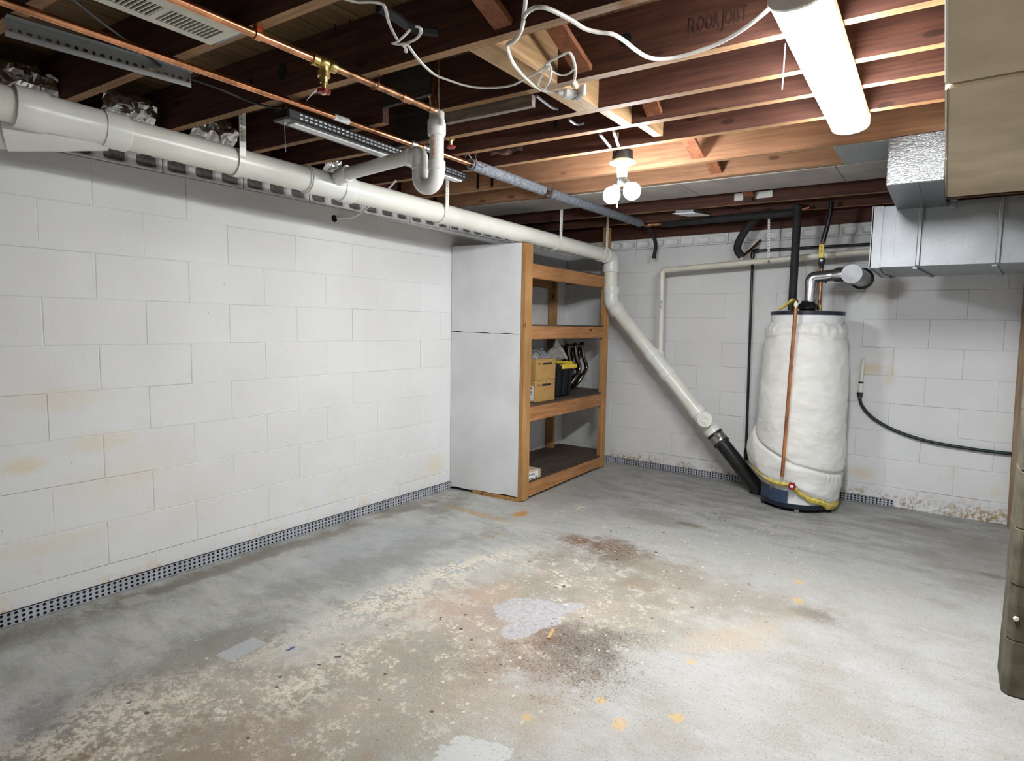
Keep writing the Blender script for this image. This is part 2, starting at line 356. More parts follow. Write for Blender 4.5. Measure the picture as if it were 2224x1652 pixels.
# ---------------------------------------------------------------- mesh builder
def frame(d):
    d = Vector(d).normalized()
    a = Vector((0, 0, 1)) if abs(d.z) < .9 else Vector((1, 0, 0))
    u = d.cross(a).normalized(); return u, d.cross(u).normalized()
class MB:
    def __init__(s): s.v, s.f, s.s, s.m = [], [], [], []
    def add(s, vs, fs, smooth=False, mi=0):
        b = len(s.v); s.v += [Vector(p) for p in vs]
        for f in fs: s.f.append([b+i for i in f]); s.s.append(smooth); s.m.append(mi)
        return s
    def box(s, x0, x1, y0, y1, z0, z1, mi=0, bottom_mi=None):
        vs = [(x, y, z) for z in (z0, z1) for y in (y0, y1) for x in (x0, x1)]
        fs = [(0, 2, 3, 1), (4, 5, 7, 6), (0, 1, 5, 4), (2, 6, 7, 3), (0, 4, 6, 2), (1, 3, 7, 5)]
        s.add(vs, fs, False, mi)
        if bottom_mi is not None: s.m[-6] = bottom_mi
        return s
    def obox(s, c, ex, ey, ez, mi=0, bottom_mi=None):
        c, ex, ey, ez = map(Vector, (c, ex, ey, ez))
        vs = [c + ex*a + ey*b + ez*d for d in (-1, 1) for b in (-1, 1) for a in (-1, 1)]
        fs = [(0, 2, 3, 1), (4, 5, 7, 6), (0, 1, 5, 4), (2, 6, 7, 3), (0, 4, 6, 2), (1, 3, 7, 5)]
        s.add(vs, fs, False, mi)
        if bottom_mi is not None: s.m[-6] = bottom_mi
        return s
    def bar(s, a, b, w, h, up=(0, 0, 1), mi=0):
        a, b = Vector(a), Vector(b); d = (b-a)
        side = d.cross(Vector(up)).normalized(); u = side.cross(d).normalized()
        return s.obox((a+b)/2, d/2, side*w/2, u*h/2, mi)
    def tube(s, pts, r, n=12, caps=True, mi=0, squash=None):
        pts = [Vector(p) for p in pts]; k = len(pts)
        rs = r if isinstance(r, (list, tuple)) else [r]*k
        tang = [(pts[min(i+1, k-1)] - pts[max(i-1, 0)]).normalized() for i in range(k)]
        u, w = frame(tang[0]); rings = []; b = len(s.v)
        for i in range(k):
            if i:
                ax = tang[i-1].cross(tang[i])
                if ax.length > 1e-6:
                    R = Matrix.Rotation(tang[i-1].angle(tang[i]), 3, ax.normalized()); u = R @ u; w = R @ w
            q = squash or 1
            s.v += [pts[i] + (u*math.cos(2*PI*j/n) + w*q*math.sin(2*PI*j/n))*rs[i] for j in range(n)]
        for i in range(k-1):
            for j in range(n):
                s.f.append([b+i*n+j, b+i*n+(j+1) % n, b+(i+1)*n+(j+1) % n, b+(i+1)*n+j]); s.s.append(True); s.m.append(mi)
        if caps:
            s.f.append([b+j for j in range(n)][::-1]); s.f.append([b+(k-1)*n+j for j in range(n)])
            s.s += [False, False]; s.m += [mi, mi]
        return s
    def lathe(s, a, d, prof, n=20, mi=0, caps=True):
        """profile of (distance along d, radius) from point a"""
        a = Vector(a); d = Vector(d).normalized(); u, w = frame(d); b = len(s.v); k = len(prof)
        for t, r in prof:
            s.v += [a + d*t + (u*math.cos(2*PI*j/n) + w*math.sin(2*PI*j/n))*r for j in range(n)]
        for i in range(k-1):
            sharp = abs(prof[i][0]-prof[i+1][0]) < 1e-5
            for j in range(n):
                s.f.append([b+i*n+j, b+i*n+(j+1) % n, b+(i+1)*n+(j+1) % n, b+(i+1)*n+j]); s.s.append(not sharp); s.m.append(mi)
        if caps:
            s.f.append([b+j for j in range(n)][::-1]); s.f.append([b+(k-1)*n+j for j in range(n)])
            s.s += [False, False]; s.m += [mi, mi]
        return s
    def sphere(s, c, r, n=16, mi=0, sz=1.0):
        k = 9
        return s.lathe(Vector(c)-Vector((0, 0, r*sz)), (0, 0, 1), [(r*sz*(1-math.cos(PI*i/k)), max(r*math.sin(PI*i/k), 1e-4)) for i in range(k+1)], n, mi)
    def torus(s, c, d, R, r, n=24, m=8, mi=0):
        u, w = frame(d); c = Vector(c)
        pts = [c + (u*math.cos(2*PI*i/n) + w*math.sin(2*PI*i/n))*R for i in range(n+1)]
        return s.tube(pts, r, m, False, mi)
    def grid(s, fn, nu, nv, smooth=True, mi=0):
        b = len(s.v)
        for j in range(nv+1):
            for i in range(nu+1): s.v.append(Vector(fn(i/nu, j/nv)))
        for j in range(nv):
            for i in range(nu):
                q = b+j*(nu+1)+i; s.f.append([q, q+1, q+nu+2, q+nu+1]); s.s.append(smooth); s.m.append(mi)
        return s
    def mesh(s, name, mats, off=(0, 0, 0), bevel=0.0):
        off = Vector(off)
        me = bpy.data.meshes.new(name); me.from_pydata([p-off for p in s.v], [], s.f)
        me.polygons.foreach_set('use_smooth', s.s); me.polygons.foreach_set('material_index', s.m)
        for m in mats: me.materials.append(m)
        bm = bmesh.new(); bm.from_mesh(me)
        if bevel:
            bmesh.ops.bevel(bm, geom=[e for e in bm.edges if e.is_manifold and e.calc_face_angle(0) > .6], offset=bevel, segments=1, affect='EDGES', profile=.5)
        bmesh.ops.recalc_face_normals(bm, faces=bm.faces)
        for e in bm.edges:
            if len(e.link_faces) == 2 and e.calc_face_angle(0) > .65: e.smooth = False
        bm.to_mesh(me); bm.free()
        return me
def mats_of(mat): return [M[k] for k in ([mat] if isinstance(mat, str) else mat)]
def root_of(o):
    while o.parent: o = o.parent
    return o
def part(name, mb, mat, parent, label=None, bevel=0.0, stuff=False):
    """one mesh, a child; its points are given in the room's coordinates"""
    o = bpy.data.objects.new(name, mb.mesh(name, mats_of(mat), root_of(parent).location, bevel)); COL.objects.link(o); o.parent = parent
    if label: o['label'] = label
    if stuff: o['kind'] = 'stuff'
    return o
def tag(o, label, cat, group=None):
    o['label'] = label; o['category'] = cat
    if group: o['group'] = group
    return o
def thing(name, label, cat, loc, group=None):
    o = bpy.data.objects.new(name, None); COL.objects.link(o); o.location = loc; o.empty_display_size = .1
    return tag(o, label, cat, group)
def solo(name, mb, mat, label, cat, group=None, bevel=0.0):
    n = len(mb.v); c = sum(mb.v, Vector())/n; c.z = min(p.z for p in mb.v)
    o = bpy.data.objects.new(name, mb.mesh(name, mats_of(mat), c, bevel)); COL.objects.link(o); o.location = c
    return tag(o, label, cat, group)
def struct(name, mb, mat, bevel=0.0):
    o = bpy.data.objects.new(name, mb.mesh(name, mats_of(mat), (0, 0, 0), bevel)); COL.objects.link(o); o['kind'] = 'structure'
    return o
def curve(pts, n=8):
    """Catmull-Rom through the points"""
    P = [Vector(p) for p in pts]; P = [P[0]*2-P[1]] + P + [P[-1]*2-P[-2]]; out = []
    for i in range(1, len(P)-2):
        a, b, c, d = P[i-1:i+3]
        for k in range(n):
            t = k/n
            out.append(.5*((2*b) + (c-a)*t + (2*a-5*b+4*c-d)*t*t + (3*b-a-3*c+d)*t**3))
    return out + [P[-2]]
def fillet(pts, rad, n=6):
    P = [Vector(p) for p in pts]; out = [P[0]]
    for i in range(1, len(P)-1):
        a = (P[i-1]-P[i]); b = (P[i+1]-P[i]); r = min(rad, a.length*.49, b.length*.49)
        p0 = P[i]+a.normalized()*r; p2 = P[i]+b.normalized()*r
        for k in range(n+1):
            t = k/n; out.append(p0*(1-t)**2 + P[i]*2*t*(1-t) + p2*t*t)
    return out + [P[-1]]
def text(name, body, size, loc, ax, up, mat, parent, depth=.0004, label=None, sx=1.0):
    """flat lettering: ax is the reading direction, up the letters' up"""
    c = bpy.data.curves.new(name, 'FONT'); c.body = body; c.size = size; c.extrude = depth; c.resolution_u = 2
    o = bpy.data.objects.new(name, c); COL.objects.link(o); bpy.context.view_layer.update()
    me = bpy.data.meshes.new_from_object(o.evaluated_get(bpy.context.evaluated_depsgraph_get()))
    bpy.data.objects.remove(o)
    ax = Vector(ax).normalized(); up = Vector(up); up = (up-ax*up.dot(ax)).normalized(); nz = ax.cross(up)
    me.transform(Matrix.Diagonal((sx, 1, 1, 1))); me.transform(Matrix((ax, up, nz)).transposed().to_4x4()); me.transform(Matrix.Translation(Vector(loc)-root_of(parent).location))
    me.materials.append(M[mat]); t = bpy.data.objects.new(name, me); COL.objects.link(t); t.parent = parent
    if label: t['label'] = label
    return t
def perf(a, d, n, cols, rows, pitch, h, hole, th=.003, sides=8):
    """perforated sheet: rows x cols square cells, each with a real hole; a corner, d direction, n facing"""
    a = Vector(a); d = Vector(d).normalized(); up = Vector((0, 0, 1)); mb = MB(); ph = h/rows
    for j in range(rows):
        for i in range(cols):
            c = a + d*(i+.5)*pitch + up*(j+.5)*ph
            ring = []; sq = []
            for k in range(sides):
                an = 2*PI*k/sides; x, z = math.cos(an), math.sin(an)
                ring.append(c + d*x*hole + up*z*hole)
                q = max(abs(x), abs(z)); sq.append(c + d*x/q*pitch/2 + up*z/q*ph/2)
            b = len(mb.v); mb.v += ring + sq + [p - Vector(n)*th for p in ring]
            for k in range(sides):
                k2 = (k+1) % sides
                mb.f.append([b+k, b+k2, b+sides+k2, b+sides+k]); mb.f.append([b+k, b+2*sides+k, b+2*sides+k2, b+k2]); mb.s += [False]*2; mb.m += [0]*2
    return mb

# ================================================================ THE ROOM
CZ, JH, D = 2.142, .190, 5.132          # joist underside, joist height, back wall
struct('floor', MB().box(-.3, 4.8, -1.7, 5.5, -.12, 0), 'floor')
wl = struct('wall_left', MB().box(-.26, -.004, -1.7, 5.5, 0, 1.971).box(-.26, -.032, -1.7, 5.5, 1.971, 2.065), 'joint')
wb = struct('wall_back', MB().box(-.0025, 3.56, D+.004, D+.26, 0, 1.971).box(-.0025, 3.56, D+.032, D+.26, 1.971, 2.065), 'joint')
def block_mesh(k, w, h, depth=.0026):
    """face of one block, arrises worn, along local x and z, facing -y"""
    rr = random.Random(k); mb = MB(); e = .0035
    def ring(dx, y, j=0): return [(sx*(w/2-dx) + rr.uniform(-j, j), y + rr.uniform(-j, j)*.3, sz*(h/2-dx) + rr.uniform(-j, j)) for sx, sz in ((-1, -1), (1, -1), (1, 1), (-1, 1))]
    g = rr.choice((.25, .45, .7, 1.0, 1.15))*depth
    vs = ring(0, -.0012+g, 0) + ring(e, -.0012, .0009)
    mb.add(vs, [(4, 5, 6, 7)] + [(i, (i+1) % 4, 4+(i+1) % 4, 4+i) for i in range(4)])
    me = mb.mesh('concrete_block', [M['wall']]); return me
variants = {}
def put_block(parent, c, w, h, face):
    key = (face, round(w, 3), round(h, 3), random.randrange(6))
    if key not in variants: variants[key] = block_mesh(len(variants), w, h, .0023 if face == 'x' else .0034)
    o = bpy.data.objects.new('concrete_block', variants[key]); COL.objects.link(o); o.parent = parent
    o.location = c; o.rotation_euler = (0, 0, PI/2 if face == 'x' else 0)
Z0, CH, BL = .142, .2032, .4064
def blocks(parent, lo, hi, phase0, face):
    for r in range(0, 10):
        z1 = Z0 + CH*r; z0 = max(0, z1-CH)
        ph = phase0 + (0 if r % 2 == (0 if face == 'x' else 1) else CH)
        a = ph - BL*math.ceil((ph-lo)/BL)
        while a < hi:
            b = a + BL; p, q = max(a, lo), min(b, hi)
            if q-p > .03:
                m = (p+q)/2
                put_block(parent, (0, m, (z0+z1)/2) if face == 'x' else (m, D, (z0+z1)/2), q-p, z1-z0, face)
            a = b
blocks(wl, .35, D, .900, 'x')
blocks(wb, 0, 3.50, 2.755, 'y')
def cap_block(dark):
    """half-height capping block with three shallow core pockets in its face"""
    w, h = .402, .090; mb = MB()
    def fn(u, v):
        x, z = (u-.5)*w, (v-.5)*h; d = 0
        for cx in (-.134, 0, .134):
            q = (abs(x-cx)/.046)**4 + (abs(z+.004)/.026)**4
            d = max(d, 1/(1+q**4))
        e = max(0, abs(u-.5)*2-.97)/.03*.004 + max(0, abs(v-.5)*2-.9)/.1*.005
        return (x, -.002 + d*.020 + e, z)
    mb.grid(fn, 84, 20, True)
    if dark:
        for i, f in enumerate(mb.f):
            c = sum((mb.v[k] for k in f), Vector())/4
            if c.y > .010 and abs(c.z) < .03 and abs(c.x) < .19: mb.m[i] = 1
    return mb.mesh('cap_block', [M['wall'], M['cap_dark']])
capm = {'x': cap_block(True), 'y': cap_block(False)}
for face, lo, hi, ph, par in (('x', .3, 5.1, 1.0, wl), ('y', 0, 3.5, 2.76, wb)):
    a = ph - BL*math.floor((ph-lo)/BL)
    while a + BL < hi + .05:
        m = a + BL/2
        o = bpy.data.objects.new('cap_block', capm[face]); COL.objects.link(o); o.parent = par
        o.location = (0, m, 2.018) if face == 'x' else (m, D, 2.018); o.rotation_euler = (0, 0, PI/2 if face == 'x' else 0); a += BL
# the other sides of the cellar, out of the picture
struct('wall_right', MB().box(3.50, 3.60, 2.9, D, 0, CZ), 'drywall')
struct('wall_side', MB().box(4.7, 4.8, -1.7, 2.9, 0, CZ).box(3.60, 4.8, 2.9, 3.0, 0, CZ), 'drywall')
struct('wall_front', MB().box(-.3, 4.8, -1.8, -1.7, 0, CZ), 'drywall')

# ---- perforated drainage strip along the foot of the walls
struct('baseboard_left', perf((.014, .42, .002), (0, 1, 0), (1, 0, 0), 124, 3, .0245, .058, .0068), 'strip')
struct('baseboard_shelf', perf((.014, 3.52, .002), (0, 1, 0), (1, 0, 0), 64, 3, .0245, .058, .0068), 'strip')
struct('baseboard_back', perf((.02, D-.014, .002), (1, 0, 0), (0, -1, 0), 78, 3, .0235, .05, .0065), 'strip')
struct('baseboard_corner', perf((2.40, D-.014, .002), (1, 0, 0), (0, -1, 0), 18, 3, .0235, .05, .0065), 'strip')
struct('strip_shade_1', MB().box(0, .008, .42, 5.08, 0, .060), 'strip_dark')  # black backing, painted as the shade behind the strip's holes
struct('strip_shade_2', MB().box(.02, 1.85, D-.008, D, 0, .052).box(2.40, 2.82, D-.008, D, 0, .052), 'strip_dark')

# ---- ceiling: subfloor boards, joists, bridging, sill and rim
ce = struct('ceiling', MB().box(-.3, 4.8, -1.8, 5.5, CZ+JH+.02, CZ+JH+.05), 'dark_void')
SL = .07; JD = Vector((1, SL, 0)).normalized(); JN = Vector((-SL, 1, 0)).normalized()
x = -.3
while x < 4.7:
    w = .184; part('subfloor_board', MB().box(x, x+w-.004, -1.75, 5.4, CZ+JH, CZ+JH+.02), 'subfloor', ce); x += w
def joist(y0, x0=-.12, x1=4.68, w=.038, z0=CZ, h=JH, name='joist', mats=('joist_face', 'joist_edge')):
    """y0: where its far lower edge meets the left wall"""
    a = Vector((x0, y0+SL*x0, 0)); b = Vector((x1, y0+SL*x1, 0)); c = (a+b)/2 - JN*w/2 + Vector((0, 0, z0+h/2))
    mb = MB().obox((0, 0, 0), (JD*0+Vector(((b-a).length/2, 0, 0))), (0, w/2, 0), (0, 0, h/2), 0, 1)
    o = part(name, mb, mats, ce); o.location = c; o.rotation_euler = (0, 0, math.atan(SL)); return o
JY = [-1.45, -1.03, -.62, -.21, .20, .595, .99, 1.41, None, 2.12, 2.366, 2.656, 3.103, 3.465, 3.89, 4.327, 4.74]
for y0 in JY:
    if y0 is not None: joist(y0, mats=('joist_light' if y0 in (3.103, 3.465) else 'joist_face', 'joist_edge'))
joist(1.82, -.12, 1.03); joist(1.82, 1.345, 4.68)          # the joist cut for the drain
part('nailer_board', MB().bar((1.33, 1.938, 2.128), (1.745, 1.968, 2.128), .026, .046), 'grey_wood', ce)
part('doubler_board', MB().box(.80, 1.10, 2.135, 2.150, CZ-.0, CZ+.17), 'old_wood', ce)
part('doubler_board', MB().box(1.06, 1.34, 1.83, 1.845, CZ+.05, CZ+.19), 'old_wood', ce)
yy = lambda y0, x: y0 + SL*x
def blk(x0, x1, ya, yb, z0=CZ, z1=CZ+JH, m='block_wood'):
    mb = MB(); xm = (x0+x1)/2
    mb.obox((xm, (yy(ya, xm)+yy(yb, xm))/2-.019, (z0+z1)/2), ((x1-x0)/2, SL*(x1-x0)/2, 0), (0, (yb-ya-.038)/2-.001, 0), (0, 0, (z1-z0)/2))
    part('blocking', mb, m, ce)
blk(1.79, 1.885, 1.41, 1.82); blk(1.80, 1.89, 1.82, 2.12); blk(1.872, 1.918, 2.12, 2.366); blk(1.90, 1.94, 2.366, 2.656, CZ+.02)
def brace(xb, ya, yb, down):
    """1x3 cross bridging between the joists at ya and yb, dropping towards yb when down"""
    a = Vector((xb, yy(ya, xb)+.002, CZ+(JH-.025 if down else .03))); b = Vector((xb, yy(yb, xb)-.040, CZ+(.025 if down else JH-.03)))
    part('bridging_brace', MB().bar(a, b, .064, .019), 'brace', ce)
for ya, yb, xb in ((.99, 1.41, 1.95), (1.41, 1.82, 1.99), (2.656, 3.103, 1.955), (3.103, 3.465, 1.935), (.595, .99, 1.93), (2.12, 2.366, 2.02), (3.465, 3.89, 1.93), (3.89, 4.327, 1.90)):
    brace(xb, ya, yb, True)
    if ya not in (1.41, .595, 2.12): brace(xb+.066, ya, yb, False)
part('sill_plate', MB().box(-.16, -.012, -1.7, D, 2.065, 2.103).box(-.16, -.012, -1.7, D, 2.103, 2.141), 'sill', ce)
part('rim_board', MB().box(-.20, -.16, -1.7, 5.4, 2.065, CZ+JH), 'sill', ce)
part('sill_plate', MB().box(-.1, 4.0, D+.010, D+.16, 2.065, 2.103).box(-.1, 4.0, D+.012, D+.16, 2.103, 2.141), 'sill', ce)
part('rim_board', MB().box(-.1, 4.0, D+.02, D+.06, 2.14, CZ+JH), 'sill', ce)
text('ink_stamp', 'FLOOR JOIST', .066, (2.350, yy(1.82, 2.35)-.0398, CZ+.062), JD, (0, 0, 1), 'ink_stamp', ce, sx=.46)
# grey boards closing the joist bay that serves as a return duct
def panel(x0, x1, ya, yb, z0, z1): 
    return MB().obox(((x0+x1)/2, (yy(ya, (x0+x1)/2)+yy(yb, (x0+x1)/2))/2, (z0+z1)/2), ((x1-x0)/2, SL*(x1-x0)/2, 0), (0, (yb-ya)/2, 0), (0, 0, (z1-z0)/2))
for x0, x1 in ((.02, .95), (.955, 1.70), (1.704, 2.53), (2.534, 2.80)):
    part('panning_board', panel(x0, x1, 3.47, 3.86, CZ-.007, CZ-.001), 'grey_board', ce)

# ================================================================ DUCTS AND LIGHTS (largest first)
t = thing('overhead_duct', 'broad tan painted duct running overhead beside the lit tube light', 'duct', (3.3, 2.0, 1.95))
def skew(mb):
    for p in mb.v: p.x += .0225 - .0101*p.y
    return mb
for i, (a, b) in enumerate(((-1.6, .25), (.254, 1.215), (1.22, 2.086), (2.096, 2.950), (2.962, 3.80))):
    z = 1.95 - (.006 if i % 2 else 0)
    part('duct_panel', skew(MB().box(3.034 - (.006 if i == 2 else 0), 3.60 if b < 2.9 else 3.480, a, b, z, CZ-.001)), 'tan_duct', t, bevel=.006)
    part('duct_lip', skew(MB().box(3.029, 3.034, a+.01, b-.004, z-.001, z+.10)), 'tan_edge', t)
part('end_lip', skew(MB().box(3.036, 3.48, 3.80, 3.845, 1.965, 1.995)), 'tan_duct', t)
part('seam_shade', skew(MB().box(3.037, 3.48, .1, 3.80, 1.955, 1.975)), 'dark_void', t)  # black strip paints shade into the gaps between panels

t = thing('galvanised_duct', 'shiny galvanised duct across the back right corner above the heater', 'duct', (3.1, 4.2, 1.62))
part('duct_body', MB().box(2.700, 3.495, 3.90, 4.60, 1.620, 1.952), 'galv', t, bevel=.004)
part('corner_flange', MB().box(2.694, 2.742, 3.893, 3.90, 1.620, 1.952).box(2.690, 2.699, 3.893, 4.6, 1.618, 1.954), 'galv', t)
for xs in (2.914, 3.247):
    part('standing_seam', MB().box(xs-.010, xs+.010, 3.886, 3.90, 1.622, 1.950), 'galv', t, bevel=.004)
    part('standing_seam', MB().obox((xs+.02, 4.24, 1.615), (.010, 0, 0), (.03, .33, 0), (0, 0, .005)), 'galv', t)
part('cross_crease', MB().box(2.80, 2.803, 3.898, 3.90, 1.64, 1.94), 'galv', t)
part('hanger_hook', MB().tube(fillet([(2.74, 3.96, 1.619), (2.755, 4.05, 1.595), (2.79, 4.30, 1.600), (2.76, 4.31, 1.60)], .01), .004, 6), 'black_iron', t)
part('strap_tab', MB().box(3.035, 3.062, 3.884, 3.897, 1.905, 1.965).box(3.030, 3.066, 3.880, 3.886, 1.945, 1.968), 'galv', t, bevel=.002)

t = thing('duct_takeoff', 'square duct box in crinkled foil hung below the joists beside tan duct', 'duct', (2.905, 3.55, 1.93))
part('box_body', MB().box(2.802, 3.018, 3.25, 3.898, 1.928, CZ-.002), 'galv_foil', t, bevel=.004)
part('bottom_seam', MB().box(2.916, 2.926, 3.27, 3.897, 1.924, 1.929), 'galv_foil', t)
t = thing('patch_sheet', 'dull galvanised sheet nailed across one joist bay beside the foil box', 'metal sheet', (2.7, 3.45, CZ-.005))
part('sheet', panel(2.575, 2.80, 3.085, 3.45, CZ-.006, CZ-.001), 'galv_dull', t)
for px, py in ((2.60, 3.29), (2.68, 3.31), (2.76, 3.32), (2.59, 3.41), (2.585, 3.54), (2.59, 3.63), (2.66, 3.625), (2.745, 3.63)):
    part('nail_head', MB().lathe((px, py, CZ-.006), (0, 0, -1), [(0, .006), (.002, .005)], 8), 'steel', t)

def shop_tube():
    t = thing('tube_light', 'lit wraparound tube light fixed across the joists beside tan duct', 'light fixture', (2.71, 2.28, CZ-.07))
    x0, x1, y0, y1 = 2.650, 2.785, 1.685, 2.865; w = (x1-x0)/2; ang = math.atan2(-.026, 1.16)
    R = Matrix.Rotation(.022, 3, 'Z'); c = Vector((2.711, 2.277, 0))
    rot = lambda p: c + R @ (Vector(p)-c)
    lens = MB(); 
    prof = [(-w, CZ-.026), (-w*.99, CZ-.042), (-w*.82, CZ-.056), (-w*.45, CZ-.066), (0, CZ-.069), (w*.45, CZ-.066), (w*.82, CZ-.056), (w*.99, CZ-.042), (w, CZ-.026)]
    n = len(prof); b = []
    for y in (y0+.012, y1-.012): b += [rot((c.x+a, y, z)) for a, z in prof]
    lens.add(b, [(i, i+1, n+i+1, n+i) for i in range(n-1)], True)
    part('diffuser', lens, 'tube_glow', t, label='glowing white diffuser')
    for ya, yb in ((y0, y0+.012), (y1-.012, y1)):
        cap = MB(); pr = [(a*1.03, z-.002) for a, z in prof] + [(w*1.03, CZ-.002), (-w*1.03, CZ-.002)]; k = len(pr)
        vs = [rot((c.x+a, y, z)) for y in (ya, yb) for a, z in pr]
        cap.add(vs, [tuple(range(k))[::-1], tuple(range(k, 2*k))] + [(i, (i+1) % k, k+(i+1) % k, k+i) for i in range(k)])
        part('end_cap', cap, 'white_metal', t)
    hs = MB(); vs = [rot((c.x+a*w, y, z)) for y in (y0+.012, y1-.012) for a, z in ((-1, CZ-.026), (1, CZ-.026), (1, CZ-.002), (-1, CZ-.002))]
    hs.add(vs, [(0, 1, 2, 3)[::-1], (4, 5, 6, 7), (0, 1, 5, 4), (1, 2, 6, 5), (2, 3, 7, 6), (3, 0, 4, 7)])
    part('housing', hs, 'white_metal', t)
    ch = MB(); p0, p1 = Vector((2.627, 2.015, 2.132)), Vector((2.622, 2.028, 2.005))
    for i in range(26): ch.sphere(p0.lerp(p1, i/25), .0022, 6)
    part('pull_chain', ch, 'chrome', t)
shop_tube()

# ---- bare lamp holder with a two-way splitter and two globes
t = thing('lamp_holder', 'cream lamp holder with two glowing globe bulbs under a round box', 'light fixture', (1.69, 2.845, 1.85))
bx, by = 1.692, 2.845
part('junction_box', MB().lathe((bx, by, CZ+.012), (0, 0, -1), [(0, .050), (.045, .053), (.046, .045)], 10), 'box_black', t)
part('base_plate', MB().lathe((bx, by, 2.108), (0, 0, -1), [(0, .055), (.008, .066), (.014, .066), (.022, .045), (.030, .030), (.055, .027), (.056, .022)], 24), 'ceramic', t)
part('socket', MB().lathe((bx, by, 2.054), (0, 0, -1), [(0, .020), (.006, .026), (.012, .026), (.014, .021), (.020, .026), (.026, .024), (.030, .02)], 18), 'ceramic', t)
s0 = Vector((bx, by, 2.024))
for tip in (Vector((1.640, 2.845, 1.946)), Vector((1.745, 2.85, 1.955))):
    d = (tip-s0).normalized()
    part('splitter_arm', MB().lathe(s0, d, [(0, .018), (.02, .020), (.040, .020), (.041, .015)], 14), 'box_black', t)
    L = (tip-s0).length
    bulb = part('bulb_base', MB().lathe(s0+d*.040, d, [(0, .014), (.004, .017), (L-.075, .024), (L-.07, .025)], 16), 'lens_off', t)
    part('globe', MB().sphere(tip + d*.004, .0435, 20), 'bulb_glow', bulb, label='glowing white globe')
part('pull_cord', MB().tube([(1.70, 2.790, 2.062), (1.70, 2.788, 2.0)], .0018, 6).lathe((1.70, 2.788, 2.005), (-.02, 0, -1), [(0, .002), (.01, .004), (.13, .005), (.14, .003)], 8), 'cable_white', t)

# ---- dead black LED strip light
t = thing('strip_light', 'unlit black strip light with white diffuser hung under the joists', 'light fixture', (.905, 2.0, 2.04))
A, B = Vector((.928, 1.425, 2.075)), Vector((.852, 2.575, 2.075)); dd = (B-A).normalized(); sd = dd.cross(Vector((0, 0, 1)))
part('housing', MB().obox((A+B)/2, dd*(B-A).length/2, sd*.050, (0, 0, .020)), 'black_paint', t, bevel=.006)
part('diffuser', MB().obox((A+B)/2 - Vector((0, 0, .021)) + dd*.02, dd*((B-A).length/2-.03), sd*.022, (0, 0, .004)), 'lens_off', t, bevel=.003, label='white unlit diffuser strip')
part('end_plate', MB().obox(A - Vector((0, 0, .021)) + dd*.018, dd*.016, sd*.024, (0, 0, .002)), 'grey_board', t)
dots = MB()
for i in range(46):
    for j in range(2):
        p = A + dd*(.06 + i*.0235) + sd*(.0505) + Vector((0, 0, -.008 + j*.014)); dots.obox(p, dd*.007, sd*.001, (0, 0, .0028))
part('vent_slots', dots, 'galv_dull', t, stuff=True)
for y in (A + dd*.03, B - dd*.05):
    part('hook_wire', MB().tube([y + Vector((0, 0, .018)), y + Vector((0, 0, .068))], .002, 6), 'wire', t)
p = A + dd*.02 - Vector((0, 0, .022)) + sd*0
part('pull_string', MB().tube([p, p + Vector((.004, .0, -.115))], .0014, 5).lathe(p, (0, 0, -1), [(0, .007), (.008, .008), (.012, .003)], 8), 'cable_grey', t)
def cable(name, pts, r, m, label, cat='cable', group=None, n=8, sq=None, seg=8):
    return solo(name, MB().tube(curve(pts, n), r, seg, squash=sq), m, label, cat, group)
cable('power_cord', [(1.125, 0.671, 2.132), (1.050, 0.762, 2.132), (0.947, 0.900, 2.132), (0.854, 1.027, 2.132), (0.838, 1.108, 2.132), (0.834, 1.226, 2.132), (0.811, 1.347, 2.132), (0.810, 1.435, 2.132), (0.836, 1.477, 2.132)] + [[.925, 1.43, 2.097]], .0045, 'cable_black', 'thin black cord running along the slotted steel angle to the strip light', 'cord')

# black discs painted as the shade in drilled holes, and nail points seen in the dark bays
def hole(x, y0, z, r):
    part('hole_shade', MB().lathe((x, yy(y0, x)-.0385, z), -JN, [(0, r), (.0012, r*.97)], 18), 'dark_void', ce)
for hx, hy, hz, hr in ((.735, 1.41, 2.235, .014), (.93, 1.41, 2.235, .030), (1.86, 1.41, 2.26, .020), (1.375, 2.12, 2.21, .016), (1.55, 2.366, 2.20, .014), (2.14, 1.82, 2.235, .022)): hole(hx, hy, hz, hr)
for i in range(26):
    nx = random.uniform(.35, 2.0); ny = random.choice((.62, .80, 1.05, 1.20, 1.46, 1.55)) + random.uniform(-.05, .05)
    part('nail', MB().lathe((nx, ny, CZ+JH+.001), (random.uniform(-.3, .3), random.uniform(-.3, .3), -1), [(0, .0022), (.022, .0018), (.030, .0003)], 6), 'black_iron', ce)

# ================================================================ BIG DRAIN, WATER HEATER, SHELVES
P1, P2 = Vector((.50, 1.2, 1.9745)), Vector((.640, 4.775, 1.8856)); PD = (P2-P1).normalized(); R0 = .0585
at = lambda y: P1 + PD*((y-P1.y)/PD.y)
t = thing('drain_pipe', 'long white plastic drain pipe running below the joists and down to the floor', 'pipe', (.62, 4.8, 0))
part('pipe_section', MB().tube([at(.25), at(.735)], R0, 28), 'pvc', t)
part('pipe_section', MB().tube([at(1.03), at(1.86)], R0, 28), 'pvc', t)
part('pipe_section', MB().tube([at(2.05), at(4.70)], R0, 28), 'pvc', t)
def hub(a, L, r, ri=R0, n=28, d=PD):
    return MB().lathe(a, d, [(0, ri), (0.0005, r), (.010, r*1.015), (L-.006, r*1.015), (L, r*.985)], n)
part('wye_fitting', MB().lathe(at(.71), PD, [(0, R0), (.001, R0*1.19), (.085, R0*1.19), (.095, R0*1.08), (.26, R0*1.08), (.262, R0*1.15), (.340, R0*1.15), (.346, R0*1.0)], 30), 'pvc_fit', t)
br0 = at(.99) + Vector((-.02, 0, -.02)); brd = Vector((-.30, -.90, -.13)).normalized()
